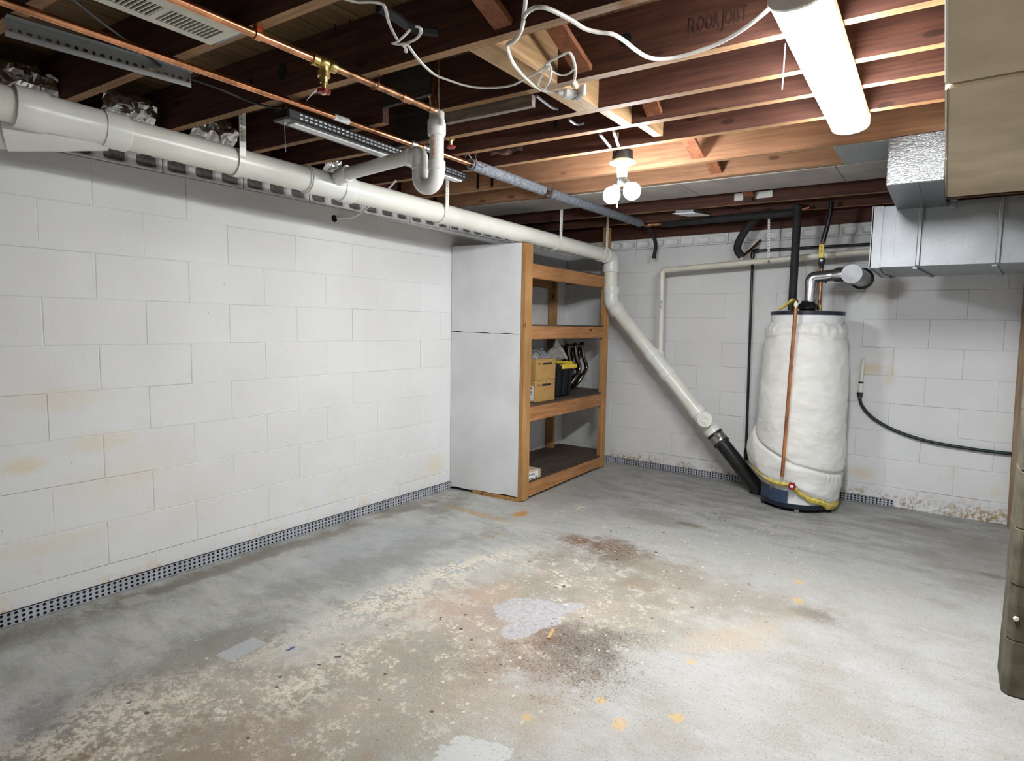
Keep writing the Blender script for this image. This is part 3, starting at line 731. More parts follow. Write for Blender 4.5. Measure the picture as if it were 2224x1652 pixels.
part('branch_hub', MB().tube([br0, br0 + brd*.16, br0 + brd*.30], [R0*.9, R0*1.05, R0*1.12], 26), 'pvc_fit', t)
part('branch_pipe', MB().tube([br0 + brd*.28, br0 + brd*.72], R0, 26), 'pvc', t)
part('coupling', MB().lathe(at(1.815), PD, [(0, R0), (.001, R0*1.10), (.012, R0*1.12), (.10, R0*1.05), (.20, R0*1.05), (.202, R0*1.15), (.272, R0*1.15), (.276, R0)], 28), 'pvc_fit', t)
# elbow, drop, 45, diagonal
V0 = Vector((.642, 4.815, 1.8845)); DG0 = Vector((.642, 4.835, 1.49)); DG1 = Vector((1.935, 4.87, .045)); DD = (DG1-DG0).normalized()
part('elbow', MB().tube(fillet([at(4.69), V0, V0 - Vector((0, 0, .125))], .085, 10), R0*1.12, 26), 'pvc_fit', t)
part('elbow_hub', hub(V0 - Vector((0, 0, .075)), .06, R0*1.2, R0, d=Vector((0, 0, -1))), 'pvc_fit', t)
part('pipe_section', MB().tube([V0 - Vector((0, 0, .12)), DG0 + Vector((0, 0, .03))], R0, 26), 'pvc', t)
part('elbow', MB().tube(fillet([DG0 + Vector((0, 0, .115)), DG0, DG0 + DD*.10], .07, 8), R0*1.1, 26), 'pvc_fit', t)
for a, d in ((DG0 + Vector((0, 0, .13)), Vector((0, 0, -1))), (DG0 + DD*.115, -DD)): part('elbow_hub', hub(a, .055, R0*1.18, R0, d=d), 'pvc_fit', t)
dg = lambda s: DG0 + DD*s
part('pipe_section', MB().tube([dg(.09), dg(.60)], R0, 26), 'pvc', t)
part('wye_fitting', MB().lathe(dg(.565), DD, [(0, R0), (.001, R0*1.13), (.055, R0*1.13), (.06, R0*1.05), (.20, R0*1.05), (.202, R0*1.16), (.265, R0*1.16), (.268, R0)], 28), 'pvc_fit', t)
part('pipe_section', MB().tube([dg(.80), dg(1.20)], R0, 26), 'pvc', t)
part('cleanout_fitting', MB().lathe(dg(1.17), DD, [(0, R0), (.001, R0*1.14), (.055, R0*1.14), (.06, R0*1.06), (.195, R0*1.06), (.197, R0*1.14), (.252, R0*1.14), (.254, R0)], 28), 'pvc_fit', t)
cp = dg(1.30) + Vector((.02, -.02, .015)); cn = Vector((.16, -.97, .18)).normalized()
part('cleanout_neck', MB().tube([cp, cp + cn*.085], .050, 26), 'pvc_fit', t)
plug = part('cleanout_plug', MB().lathe(cp + cn*.08, cn, [(0, .060), (.018, .060), (.020, .057)], 32), 'pvc', t)
uu = Vector((.75, .13, -.45)); uu = (uu - cn*uu.dot(cn)).normalized(); ww = cn.cross(uu)
lug = MB(); q = cp + cn*.101
lug.obox(q - ww*.022, uu*.024, ww*.004, cn*.005).obox(q + uu*.022 + ww*.0, uu*.004, ww*.026, cn*.005).obox(q + ww*.022, uu*.024, ww*.004, cn*.005)
part('plug_lug', lug, 'pvc_fit', plug)
part('rubber_sleeve', MB().lathe(dg(1.415), DD, [(0, R0), (.001, R0*1.15), (.018, R0*1.15), (.020, R0*1.08), (.085, R0*1.08), (.087, R0*1.15), (.105, R0*1.15), (.107, R0)], 28), 'rubber', t, label='black rubber sleeve')
part('clamp_band', MB().lathe(dg(1.437), DD, [(0, R0*1.05), (.001, R0*1.12), (.058, R0*1.12), (.059, R0*1.05)], 28, caps=False), 'steel', t)
part('clamp_screw', MB().obox(dg(1.466) + Vector((.012, -R0*1.15, .03)), DD*.026, Vector((.01, -.003, .008)), Vector((.002, -.007, 0))), 'steel', t, bevel=.002)
part('black_end_pipe', MB().tube([dg(1.50), dg(1.95), DG1 - Vector((0, 0, .05))], R0*.98, 26), 'black_abs', t, label='black plastic end pipe')

# ---- hangers
def hanger(y, ztop, label, ytop=None):
    c = at(y); n = 14; pts = []; side = Vector((1, 0, 0))
    for i in range(n+1):
        a = -PI*.85 + i/n*PI*.92
        pts.append(c + Vector((math.cos(a)*(R0+.004), 0, math.sin(a)*(R0+.004))))
    pts.append(c + Vector((R0+.006, 0, .05))); pts.append(Vector((c.x+R0+.008, c.y, ztop)))
    mb = MB()
    for i in range(len(pts)-1):
        mb.obox((pts[i]+pts[i+1])/2, (pts[i+1]-pts[i])*.52, (0, .014, 0), ((pts[i+1]-pts[i]).cross(Vector((0, 1, 0)))).normalized()*.003)
    h = solo('pipe_hanger', mb, 'pvc', label, 'pipe hanger', 'white J hangers holding the long drain')
    hl = MB()
    z = c.z + .075
    while z < ztop - .008: hl.obox((c.x+R0+.0115, c.y-.005, z), (.0008, 0, 0), (0, .0025, 0), (0, 0, .004)); z += .018
    if hl.v: part('strap_holes', hl, 'grey_board', h, stuff=True)
    return h
hanger(1.475, 2.165, 'white J hanger around the drain pipe nearest its big coupling')
hanger(2.72, 2.165, 'white J hanger on drain pipe just below the trap')
hanger(3.93, 2.17, 'white J hanger on drain pipe above the shelf front post')
hanger(4.62, 2.18, 'white J hanger on drain pipe beside its final elbow')
t = thing('pipe_clip', 'thin cream ring clip around the drain pipe before the side branch', 'pipe clip', tuple(at(1.82) - Vector((0, 0, .06))))
part('ring', MB().torus(at(1.825), PD, R0*1.13, .0035, 28, 6), 'pvc_cream', t)

# ---- sink drain with its trap, joining the big pipe
rx, ry, rr = 1.262, 1.95, .0305
t = thing('sink_trap_drain', 'white plastic sink drain with a U trap hanging from the subfloor', 'pipe', (rx, ry, 1.86))
part('tail_pipe', MB().tube([(rx, ry, 2.33), (rx, ry, 2.115)], rr*1.05, 20), 'pvc_cream', t)
part('collar', MB().lathe((rx, ry, 2.262), (0, 0, -1), [(0, rr), (.001, rr*1.18), (.03, rr*1.2), (.031, rr)], 20), 'pvc_cream', t)
part('coupling', MB().lathe((rx, ry, 2.135), (0, 0, -1), [(0, rr), (.001, rr*1.24), (.008, rr*1.27), (.055, rr*1.27), (.062, rr*1.2), (.064, rr)], 22), 'pvc_fit', t)
part('riser_pipe', MB().tube([(rx, ry, 2.09), (rx, ry, 1.945)], rr, 20), 'pvc', t)
text('red_print', 'A  PVC 1120', .016, (rx+.006, ry-rr-.001, 2.066), (0, 0, -1), (1, 0, 0), 'ink_red', t)
part('trap_hub', MB().lathe((rx, ry, 1.968), (0, 0, -1), [(0, rr), (.001, rr*1.22), (.035, rr*1.24), (.040, rr*1.1)], 22), 'pvc_fit', t)
x2 = rx - .098
part('trap_bend', MB().tube([Vector((rx, ry, 1.935))] + [Vector(((rx+x2)/2 + math.cos(a)*.049, ry, 1.915 + math.sin(a)*.049)) for a in [-i*PI/16 for i in range(17)]] + [Vector((x2, ry, 1.955))], rr*1.12, 22), 'pvc_fit', t)
part('trap_collar', MB().lathe((x2, ry, 1.945), (0, 0, 1), [(0, rr), (.001, rr*1.2), (.03, rr*1.2), (.031, rr)], 22), 'pvc_fit', t)
aj = at(1.965) + Vector((.02, 0, .012))
part('trap_elbow', MB().tube(fillet([(x2, ry, 1.965), (x2, ry, 2.012), (x2-.075, ry, 2.009)], .042, 10), rr*1.14, 22), 'pvc_fit', t)
part('elbow_hub', MB().lathe((x2-.048, ry, 2.010), (-1, 0, -.03), [(0, rr), (.001, rr*1.24), (.034, rr*1.24), (.035, rr)], 22), 'pvc_fit', t)
part('arm_pipe', MB().tube([(x2-.05, ry, 2.010), (aj.x+.09, ry+.005, 1.992)], rr, 20), 'pvc', t)
part('branch_elbow', MB().tube(fillet([(aj.x+.13, ry+.005, 1.993), (aj.x+.04, ry+.008, 1.988), (aj.x-.01, ry+.06, 1.965)], .05, 8), rr*1.22, 22), 'pvc_fit', t)
part('elbow_hub', MB().lathe((aj.x+.125, ry+.005, 1.993), (-1, 0, -.02), [(0, rr), (.001, rr*1.3), (.03, rr*1.3), (.031, rr)], 22), 'pvc_fit', t)

# ---- copper water lines below the joists
t = thing('copper_pipe', 'bright copper pipe under the joists ending in foam sleeves towards the heater', 'pipe', (.98, 2.0, 2.11))
XA, ZA, RA = .98, 2.115, .0125
part('pipe_section', MB().tube([(XA+.012, -1.2, ZA), (XA, 2.08, ZA)], RA, 14), 'copper', t)
part('coupling', MB().lathe((XA, 2.075, ZA), (.15, 1, 0), [(0, RA), (.001, RA*1.25), (.03, RA*1.3), (.031, RA)], 14), 'solder', t)
part('pipe_section', MB().tube([(XA, 2.09, ZA), (XA+.012, 2.16, ZA-.001), (XA+.016, 2.50, ZA-.004)], RA, 14), 'copper', t)
part('coupling', MB().lathe((XA+.010, 2.14, ZA-.001), (0, 1, 0), [(0, RA), (.001, RA*1.2), (.05, RA*1.2), (.051, RA)], 14), 'solder', t)
part('foam_sleeve', MB().lathe((XA+.016, 2.50, ZA-.006), (-.018, 1, -.001), [(0, .015), (.001, .029), (.70, .030), (.701, .014)], 20), 'foam', t, label='grey speckled foam sleeve')
part('sleeve_tie', MB().torus((XA+.016, 2.49, ZA-.004), (0, 1, 0), .025, .003, 14, 6).tube(curve([(XA+.03, 2.48, ZA+.02), (XA+.02, 2.46, ZA+.04), (XA-.005, 2.47, ZA+.028)]), .003, 6), 'cable_grey', t)
part('pipe_section', MB().tube([(XA, 3.19, ZA-.006), (XA, 3.30, ZA-.006)], RA, 14), 'copper_dull', t)
part('foam_sleeve', MB().lathe((XA, 3.285, ZA-.007), (-.015, 1, .012), [(0, .015), (.001, .030), (1.40, .031), (1.401, .014)], 20), 'foam', t, label='shaded grey foam sleeve')
part('elbow', MB().tube(fillet([(XA-.02, 4.66, ZA+.01), (XA-.02, 4.80, ZA+.01), (1.12, 4.83, ZA+.01)], .04), RA*1.2, 12), 'copper_dull', t)
part('foam_sleeve', MB().tube([(1.09, 4.83, 2.127), (2.12, 4.80, 2.118)], .028, 16), 'foam_dark', t, label='black foam sleeve along back wall')
part('paper_sticker', MB().lathe((XA+.002, 1.635, ZA), (0, 1, 0), [(0, RA+.0006), (.075, RA+.0006)], 14, caps=False), 'paper', t, label='white printed sticker')
text('sticker_print', '1/2 M', .013, (XA+RA+.0016, 1.648, ZA-.006), (0, 1, 0), (.0, 0, 1), 'ink', t)
XB = 1.38
t = thing('copper_pipe', 'copper pipe under the joists carrying a brass valve with red handwheel', 'pipe', (XB, 1.3, 2.10))
part('pipe_section', MB().tube([(XB, -1.2, ZA), (XB, 1.255, ZA)], RA, 14), 'copper', t)
part('pipe_section', MB().tube([(XB, 1.33, ZA), (XB, 1.79, ZA)], RA, 14), 'copper_dull', t)
part('coupling', MB().lathe((XB, 1.635, ZA), (0, 1, 0), [(0, RA), (.001, RA*1.25), (.045, RA*1.25), (.046, RA)], 14), 'copper', t)
part('elbow', MB().tube(fillet([(XB, 1.775, ZA), (XB, 1.818, ZA), (XB-.02, 1.83, ZA+.06)], .022), RA*1.18, 14), 'copper_dull', t)
part('riser_pipe', MB().tube([(XB-.018, 1.829, ZA+.045), (XB-.05, 1.865, 2.33)], RA, 12), 'copper_dull', t)
part('pipe_strap', MB().lathe((XB, 1.047, ZA), (0, 1, 0), [(0, RA+.001), (.001, RA+.004), (.018, RA+.004), (.019, RA+.001)], 16, caps=False).box(XB-.004, XB+.018, 1.048, 1.066, ZA+.012, CZ), 'copper', t)
vb = part('valve_body', MB().lathe((XB, 1.245, ZA), (0, 1, 0), [(0, RA), (.001, .019), (.022, .019), (.026, .015), (.035, .021), (.055, .021), (.062, .015), (.068, .019), (.09, .019), (.091, RA)], 12).lathe((XB, 1.29, ZA-.008), (0, 0, -1), [(0, .018), (.018, .016), (.019, .021), (.036, .021), (.038, .015), (.055, .013), (.056, .008), (.085, .006)], 10), 'brass', t)
def handwheel(c, d, R, parent, m='red'):
    mb = MB(); u, w = frame(d); c = Vector(c); d = Vector(d).normalized(); N = 36; ring = []
    for k in range(2):
        for i in range(N):
            a = 2*PI*i/N; r = R*(1+.13*math.cos(6*a)); ring.append(c + (u*math.cos(a)+w*math.sin(a))*r + d*(k*.010-.005))
    mb.add(ring, [(i, (i+1) % N, N+(i+1) % N, N+i) for i in range(N)] + [tuple(range(N))[::-1], tuple(range(N, 2*N))])
    o = part('handwheel', mb, m, parent, bevel=.0015)
    return o
hw = handwheel((XB, 1.29, ZA-.090), (0, 0, 1), .021, t)
part('wheel_nut', MB().lathe((XB, 1.29, ZA-.094), (0, 0, -1), [(0, .007), (.004, .006)], 8), 'brass', hw)
part('paper_tag', MB().grid(lambda u, v: (XB-.012-.062*u, 1.285-.01*u + (v-.5)*.012*(1-u), ZA-.082-.028*u*u), 6, 1), 'paper', t, label='white paper tag')
t = thing('branch_valve', 'small brass valve with red wheel behind the trap riser', 'valve', (1.14, 2.2, 2.09))
part('valve_body', MB().lathe((1.118, 2.2, 2.20), (0, 0, -1), [(0, .012), (.001, .017), (.02, .017), (.026, .013), (.04, .018), (.06, .018), (.062, .010), (.085, .006)], 12), 'brass', t)
handwheel((1.118, 2.2, 2.108), (0, 0, 1), .021, t)
part('elbow_pipe', MB().tube(fillet([(1.118, 2.2, 2.18), (1.14, 2.2, 2.19), (1.245, 2.2, 2.175), (1.258, 2.2, 2.33)], .022), RA*1.05, 12), 'copper_dull', t)

# ---- water heater
HX, HY, HR = 2.240, 4.75, .2375
t = thing('water_heater', 'tall water heater in white quilted blanket with blue lid', 'water heater', (HX, HY, 0))
H = Vector((HX, HY, 0)); pol = lambda a, r, z: Vector((HX + math.cos(a)*r, HY + math.sin(a)*r, z))
part('tank', MB().lathe(H + Vector((0, 0, .05)), (0, 0, 1), [(0, HR), (1.33, HR), (1.331, HR*.8)], 48), 'heater_white', t)
part('base_ring', MB().lathe(H + Vector((0, 0, .028)), (0, 0, 1), [(0, HR*.97), (.001, HR+.006), (.030, HR+.006), (.032, HR)], 48), 'navy_dark', t)
part('base_skirt', MB().lathe(H, (0, 0, 1), [(.004, HR*.86), (.028, HR*.94)], 40), 'dark_void', t)
for a in (-1.35, -2.6, -.2, 1.0): part('foot', MB().obox(pol(a, HR-.01, .014), (.016, 0, 0), (0, .016, 0), (0, 0, .0135)), 'steel' if a == -1.35 else 'black_iron', t, bevel=.003)
part('lid', MB().lathe(H + Vector((0, 0, 1.378)), (0, 0, 1), [(0, HR), (.001, HR+.004), (.026, HR+.004), (.028, HR-.004), (.0285, 0.01)], 48), 'navy_dark', t)
def arc(a0, a1, z0, z1, r0, r1, n=14):
    mb = MB(); vs = []
    for i in range(n+1):
        a = a0 + (a1-a0)*i/n; vs += [pol(a, r0, z0), pol(a, r1, z0), pol(a, r1, z1), pol(a, r0, z1)]
    fs = [(0, 1, 2, 3), (4*n, 4*n+3, 4*n+2, 4*n+1)]
    for i in range(n):
        b = i*4; fs += [(b+j, b+4+j, b+4+(j+1) % 4, b+(j+1) % 4) for j in range(4)]
    return mb.add(vs, fs)
ac = part('access_panel', arc(-2.78, -2.12, .062, .155, HR, HR+.007), 'heater_blue', t)
part('access_door', arc(-2.14, -1.62, .058, .148, HR+.002, HR+.014), 'heater_blue', ac)
part('gas_tube', MB().tube([pol(-2.15, HR+.010, .12), pol(-2.15, HR+.012, .22)], .004, 6).tube([pol(-2.09, HR+.010, .12), pol(-2.09, HR+.012, .22)], .004, 6), 'steel', t)
dv = part('drain_valve', MB().tube([pol(-1.49, HR-.01, .205), pol(-1.49, HR+.075, .205)], .009, 10), 'brass', t)
w_ = handwheel(pol(-1.49, HR+.082, .205), pol(-1.49, 1, 0)-H, .026, t)
part('wheel_badge', MB().lathe(pol(-1.49, HR+.0875, .205), pol(-1.49, 1, 0)-H, [(0, .011), (.002, .010)], 14).lathe(pol(-1.49, HR+.0885, .205), pol(-1.49, 1, 0)-H, [(0, .005), (.003, .004)], 10), 'paper', w_)
def prof(z):
    K = [(0, .285), (.12, .282), (.22, .292), (.34, .300), (.55, .296), (.75, .292), (.95, .285), (1.10, .278), (1.20, .268), (1.27, .262), (1.315, .250), (1.345, .246)]
    for (a, ra), (b, rb) in zip(K, K[1:]):
        if a <= z <= b: u = (z-a)/(b-a); u = u*u*(3-2*u); return ra + (rb-ra)*u
    return K[-1][1]
def hem(a):
    """lower edge: hitched up on the left and over the drain valve, low on the right"""
    d = (a + 1.49 + PI) % (2*PI) - PI        # 0 at the valve, negative to the left as seen from the door
    if d < 0: z = .205 + .035*min(1, -d/1.2)**1.3 + .05*max(0, min(1, (-d-.9)/.8))
    else: z = .205 - .125*min(1, d/1.0)**.75
    return z + .006*math.sin(7*a)
def fold(a):
    d = (a + 1.49 + PI) % (2*PI) - PI
    return .335 + (-d*.14 if d < 0 else -d*.03) + .012*math.sin(3*a)
def blanket(off=0.0, lo=None, hi=None, nu=180, nv=150):
    mb = MB()
    def fn(u, v):
        a = 2*PI*u; zl = hem(a); zh = 1.322 + .010*math.sin(5*a+1) + .007*math.sin(11*a)
        f = fold(a); vf = .16
        z = zl + (f-zl)*v/vf if v < vf else f + (zh-f)*(v-vf)/(1-vf)
        r = prof(z); d = (a + 1.49 + PI) % (2*PI) - PI
        p = pol(a, 1, z*3)
        q = Vector((p.x*2.6, p.y*2.6, z*9)); r += .006*mnoise.noise(q) + .003*mnoise.noise(q*2.3)
        # horizontal puckers of the quilting, gathers at the top and under the fold
        r += .004*math.sin(z*46 + 2.5*mnoise.noise(q*.7)) * max(0, mnoise.noise(Vector((a*2.2, z*2, 4))))*1.4
        top = max(0, 1-abs(z-1.275)/.05); r += .006*top*(.5+.5*math.sin(27*a + 3*mnoise.noise(q)))
        r -= .011*math.exp(-((z-1.225-.016*math.sin(3*a))/.012)**2)
        r -= .026*math.exp(-((z-f)/.011)**2)
        if z < f:
            k = (f-z)/max(.02, f-zl); r -= .004
            left = max(0, 1-abs(d+1.55)/1.0); r += left*.060*math.sin(PI*min(1, k*.75+.1)) + .012*k*max(0, math.sin(a*15+z*20))*left
            g = max(0, 1-abs(d-1.1)/.8); r += g*.006*math.sin(a*46)*max(0, 1-k*2)
        if v > .985: r -= (v-.985)/.015*.010
        if v < .02: r -= (.02-v)/.02*.012
        return pol(a, r+off, z)
    mb.grid(fn, nu, nv); return mb
bl = part('insulation_blanket', blanket(), 'blanket', t, label='white quilted insulation blanket')
def fringe(u, v):
    a = 2*PI*u; z = hem(a); r = prof(z) - .006 + .006*mnoise.noise(Vector((a*9, v*4, 2)))
    d = (a + 1.49 + PI) % (2*PI) - PI; r += max(0, 1-abs(d+1.55)/1.0)*.035
    th = .036 + .018*math.cos(a+.2) + .010*mnoise.noise(Vector((a*6, 0, 0)))
    ang = v*2*PI; return pol(a, r - .026 + .024*math.cos(ang), z + .004 - th*.5 + th*.5*math.sin(ang) + .004*mnoise.noise(Vector((a*30, v*5, 7))))
part('glass_wool_edge', MB().grid(fringe, 150, 8), 'fiberglass', bl, label='yellow glass wool showing below the hem')
part('draft_hood', MB().lathe(H + Vector((0, 0, 1.405)), (0, 0, 1), [(0, .055), (.018, .050), (.02, .085), (.028, .085), (.062, .045), (.075, .042)], 24), 'black_paint', t)
for a in (.3, 2.3, 4.2): part('hood_leg', MB().tube([pol(a, .08, 1.405), pol(a, .075, 1.432)], .005, 6), 'black_paint', t)
rp = [(2.165, 4.62, 1.43), (2.170, 4.50, 1.475), (2.222, 4.452, 1.478), (2.222, 4.450, 1.44)]
part('relief_valve', MB().tube(fillet([(2.17, 4.60, 1.40), (2.18, 4.55, 1.47), (2.222, 4.452, 1.475), (2.222, 4.450, 1.425)], .02), .013, 12), 'brass', t)
part('relief_pipe', MB().tube([(2.222, 4.450, 1.445), (2.200, 4.435, .262)], .0125, 14), 'copper', t, label='copper relief pipe hanging down the front')
part('pipe_tag', MB().lathe((2.222, 4.450, 1.455), (0, 0, -1), [(0, .013), (.001, .0145), (.022, .0145), (.023, .013)], 12), 'paper', t)
part('glass_wool_tuft', MB().grid(lambda u, v: (2.085 + .10*u + .012*math.sin(9*v), 4.54 + .04*v, 1.408 + .085*u*(1-.4*abs(v-.5)) + .01*mnoise.noise(Vector((u*6, v*6, 1)))), 8, 6), 'fiberglass', t, label='scrap of yellow glass wool on lid')

# ---- flue
t = thing('flue_pipe', 'shiny galvanised flue elbow from heater lid to the wall with capped tee', 'flue', (HX, HY, 1.48))
FX = 2.254
part('riser', MB().lathe((FX, HY, 1.475), (0, 0, 1), [(0, .040), (.085, .040), (.086, .043), (.094, .043), (.095, .040), (.12, .040)], 24), 'chrome', t)
part('elbow', MB().tube(fillet([(FX, HY, 1.585), (FX, HY, 1.645), (FX+.10, HY+.005, 1.652)], .055, 5), .043, 20), 'chrome', t)
part('run', MB().tube([(FX+.07, HY+.004, 1.650), (2.385, HY+.01, 1.658)], .040, 24), 'chrome', t)
part('increaser', MB().lathe((2.375, HY+.01, 1.657), (1, .01, .03), [(0, .041), (.02, .043), (.035, .052), (.15, .052)], 24), 'chrome', t)
part('tee_body', MB().tube([(2.515, 4.665, 1.655), (2.525, D-.004, 1.655)], .061, 28), 'galv_dull', t)
part('tee_cap', MB().lathe((2.5145, 4.672, 1.655), (-.01, -1, 0), [(0, .0635), (.014, .0635), (.0142, .002)], 32), 'chrome', t, label='round bright tee cap')
part('wall_collar', MB().lathe((2.525, D-.006, 1.655), (0, -1, 0), [(0, .078), (.006, .075), (.012, .062)], 28), 'black_paint', t)
part('flue_screw', MB().lathe((2.345, HY-.005, 1.612), (.3, -.8, -.5), [(0, .006), (.018, .004)], 8), 'black_iron', t)

# ---- pipes that drop to the heater
t = thing('hot_water_riser', 'thick black foam covered pipe dropping to the heater lid', 'pipe', (2.137, 4.75, 1.41))
part('foam_sleeve', MB().tube([(2.137, 4.75, 2.15), (2.137, 4.75, 1.415)], .0275, 18), 'foam_dark', t)
part('sleeve_cap', MB().lathe((2.137, 4.75, 2.125), (0, 0, 1), [(0, .029), (.03, .031), (.04, .02)], 16), 'foam_dark', t)
part('copper_end', MB().tube([(2.15, 4.76, 2.128), (2.205, 4.775, 2.143)], .011, 10), 'copper', t)
t = thing('cold_water_riser', 'tarnished pipe with yellow handled valve dropping to heater lid', 'pipe', (2.315, 4.75, 1.41))
part('foam_sleeve', MB().tube(curve([(2.352, 4.75, 2.16), (2.345, 4.75, 2.06), (2.325, 4.75, 1.95), (2.312, 4.75, 1.885)]), .016, 12), 'black_iron', t)
part('pipe_section', MB().tube([(2.312, 4.75, 1.895), (2.308, 4.75, 1.855)], .011, 12), 'copper_dull', t)
part('pipe_section', MB().tube([(2.314, 4.75, 1.745), (2.316, 4.75, 1.41)], .0115, 12), 'copper_dull', t)
part('valve_body', MB().lathe((2.312, 4.75, 1.780), (0, 0, -1), [(0, .013), (.001, .021), (.045, .021), (.052, .016), (.07, .014)], 8), 'black_iron', t)
part('valve_handle', MB().box(2.294, 2.327, 4.722, 4.731, 1.778, 1.872), 'yellow', t, bevel=.003, label='yellow lever handle')
text('handle_print', 'W-N', .022, (2.303, 4.7215, 1.862), (0, 0, -1), (1, 0, 0), 'ink', t)
part('valve_button', MB().lathe((2.312, 4.731, 1.762), (0, -1, 0), [(0, .011), (.004, .010)], 12), 'paper', t)
part('coupling', MB().lathe((2.3145, 4.75, 1.64), (0, 0, -1), [(0, .0115), (.001, .015), (.04, .015), (.041, .0115)], 12), 'copper_dull', t)
part('union_nut', MB().lathe((2.316, 4.75, 1.452), (0, 0, -1), [(0, .0115), (.001, .018), (.03, .018), (.034, .014), (.045, .016)], 8), 'brass', t)

# ---- services on the back wall
t = thing('condensate_pipe', 'thin cream plastic pipe along back wall dropping into the sloping drain', 'pipe', (1.1, 4.9, 1.0))
cz = lambda x: 1.757 + (x-1.08)*.046
part('pipe_section', MB().tube([(1.11, 4.90, cz(1.11)), (2.70, 4.90, cz(2.70))], .0205, 16), 'pvc_cream', t)
part('elbow', MB().tube(fillet([(1.145, 4.90, cz(1.145)), (1.076, 4.90, cz(1.08)), (1.079, 4.90, cz(1.08)-.075)], .035, 8), .0245, 16), 'pvc_cream', t)
part('pipe_section', MB().tube([(1.079, 4.90, 1.70), (1.092, 4.895, 1.05)], .0205, 16), 'pvc', t)
part('hub', MB().lathe((1.0915, 4.895, 1.075), (0, 0, -1), [(0, .02), (.001, .027), (.05, .027), (.054, .0235)], 18), 'pvc_fit', t)
part('branch', MB().tube(fillet([(1.092, 4.895, 1.035), (1.094, 4.89, .985), (1.11, 4.865, .93)], .04), .0245, 16), 'pvc_fit', t)
text('pipe_print', 'PVC 1120', .016, (1.086, 4.875, 1.50), (0, 0, -1), (1, 0, 0), 'ink', t)
part('joint_band', MB().lathe((2.215, 4.90, cz(2.215)), (1, 0, .046), [(0, .0215), (.001, .026), (.11, .026), (.111, .0215)], 16), 'pvc_fit', t)
t = thing('strap_hanger', 'perforated steel strap holding cream pipe on the back wall', 'pipe strap', (1.925, 4.9, 1.75))
sp = MB(); z = 2.14
part('strap', MB().bar((1.915, 4.872, 2.13), (1.929, 4.876, 1.80), .0145, .002, (0, 1, 0)), 'white_metal', t)
part('strap_loop', MB().lathe((1.922, 4.9, cz(1.925)), (1, 0, .046), [(0, .0225), (.014, .0225)], 18, caps=False), 'galv', t)
hl = MB()
for i in range(15): hl.obox((1.9158+.0009*i, 4.8705, 2.105-.021*i), (.003, 0, 0), (0, .0006, 0), (0, 0, .004))
part('strap_holes', hl, 'black_iron', t, stuff=True)
t = thing('gas_pipe', 'narrow black iron gas pipe running along and down the back wall', 'pipe', (1.77, 5.08, .25))
part('pipe_section', MB().tube([(1.775, 5.085, 1.896), (2.72, 5.085, 1.898)], .0105, 12), 'black_iron', t)
part('elbow', MB().tube(fillet([(1.80, 5.085, 1.896), (1.755, 5.085, 1.896), (1.756, 5.085, 1.845)], .022), .0165, 12), 'black_iron', t)
part('pipe_section', MB().tube([(1.756, 5.085, 1.86), (1.784, 5.085, .27)], .0105, 12), 'black_iron', t)
part('tee', MB().tube([(1.784, 5.085, .30), (1.785, 5.085, .205)], .0165, 12).tube([(1.785, 5.085, .25), (1.83, 5.05, .25)], .0155, 12), 'black_iron', t)
part('red_nipple', MB().tube([(1.82, 5.055, .25), (1.93, 4.95, .25)], .011, 10), 'red', t)
t = thing('curved_sleeve', 'fat black foam sleeve curling from the joists into back wall', 'pipe', (1.7, 4.9, 1.8))
part('sleeve', MB().tube(curve([(2.111, 4.900, 2.230), (2.001, 4.900, 2.215)] + [(1.857, 4.900, 2.155), (1.761, 4.900, 2.060), (1.697, 4.900, 1.949), (1.690, 4.900, 1.886)] + [(1.718, 4.920, 1.837)]), .029, 16), 'foam_dark', t)
part('ragged_stub', MB().tube([(1.725, 4.930, 1.844)] + [(1.760, 5.000, 1.892)] + [(1.800, 5.130, 1.980)], .012, 8), 'copper_dull', t)
cable('hose_stub', [(.87, 4.85, 2.135)] + [(0.805, 4.950, 2.175), (0.892, 4.950, 2.145), (0.958, 4.950, 2.070), (0.990, 4.950, 1.975), (0.978, 4.950, 1.863)], .0155, 'foam_dark', 'short black hose hanging loose from the joists over the back wall', 'hose', seg=12)
t = thing('garden_hose', 'dark green hose drooping along back wall from a white stub pipe', 'hose', (2.56, 5.1, .8))
part('hose', MB().tube(curve([(2.565, 5.105, 0.781), (2.579, 5.105, 0.734), (2.621, 5.105, 0.676), (2.686, 5.105, 0.622), (2.817, 5.105, 0.559), (3.011, 5.105, 0.510), (3.269, 5.105, 0.489), (3.471, 5.105, 0.486)]), .0115, 12), 'hose_green', t)
part('hose_collar', MB().lathe((2.564, 5.105, .825), (0, 0, -1), [(0, .012), (.001, .021), (.018, .021), (.019, .018), (.038, .018), (.039, .012)], 8), 'black_abs', t)
part('hose_coupling', MB().lathe((2.564, 5.105, .806), (0, 0, -1), [(0, .018), (.012, .017), (.02, .013)], 8), 'brass', t)
part('stub_pipe', MB().tube(fillet([(2.572, D, 1.06), (2.572, 5.105, 1.06), (2.564, 5.105, .82)], .02), .013, 12), 'pvc', t, label='white plastic stub pipe')
part('stub_sleeve', MB().lathe((2.566, 5.105, .895), (0, 0, -1), [(0, .013), (.001, .0155), (.07, .0155), (.071, .013)], 12), 'pvc_fit', t)
part('stub_band', MB().lathe((2.566, 5.105, .902), (0, 0, -1), [(0, .0155), (.001, .017), (.012, .017), (.013, .0155)], 12), 'black_abs', t)
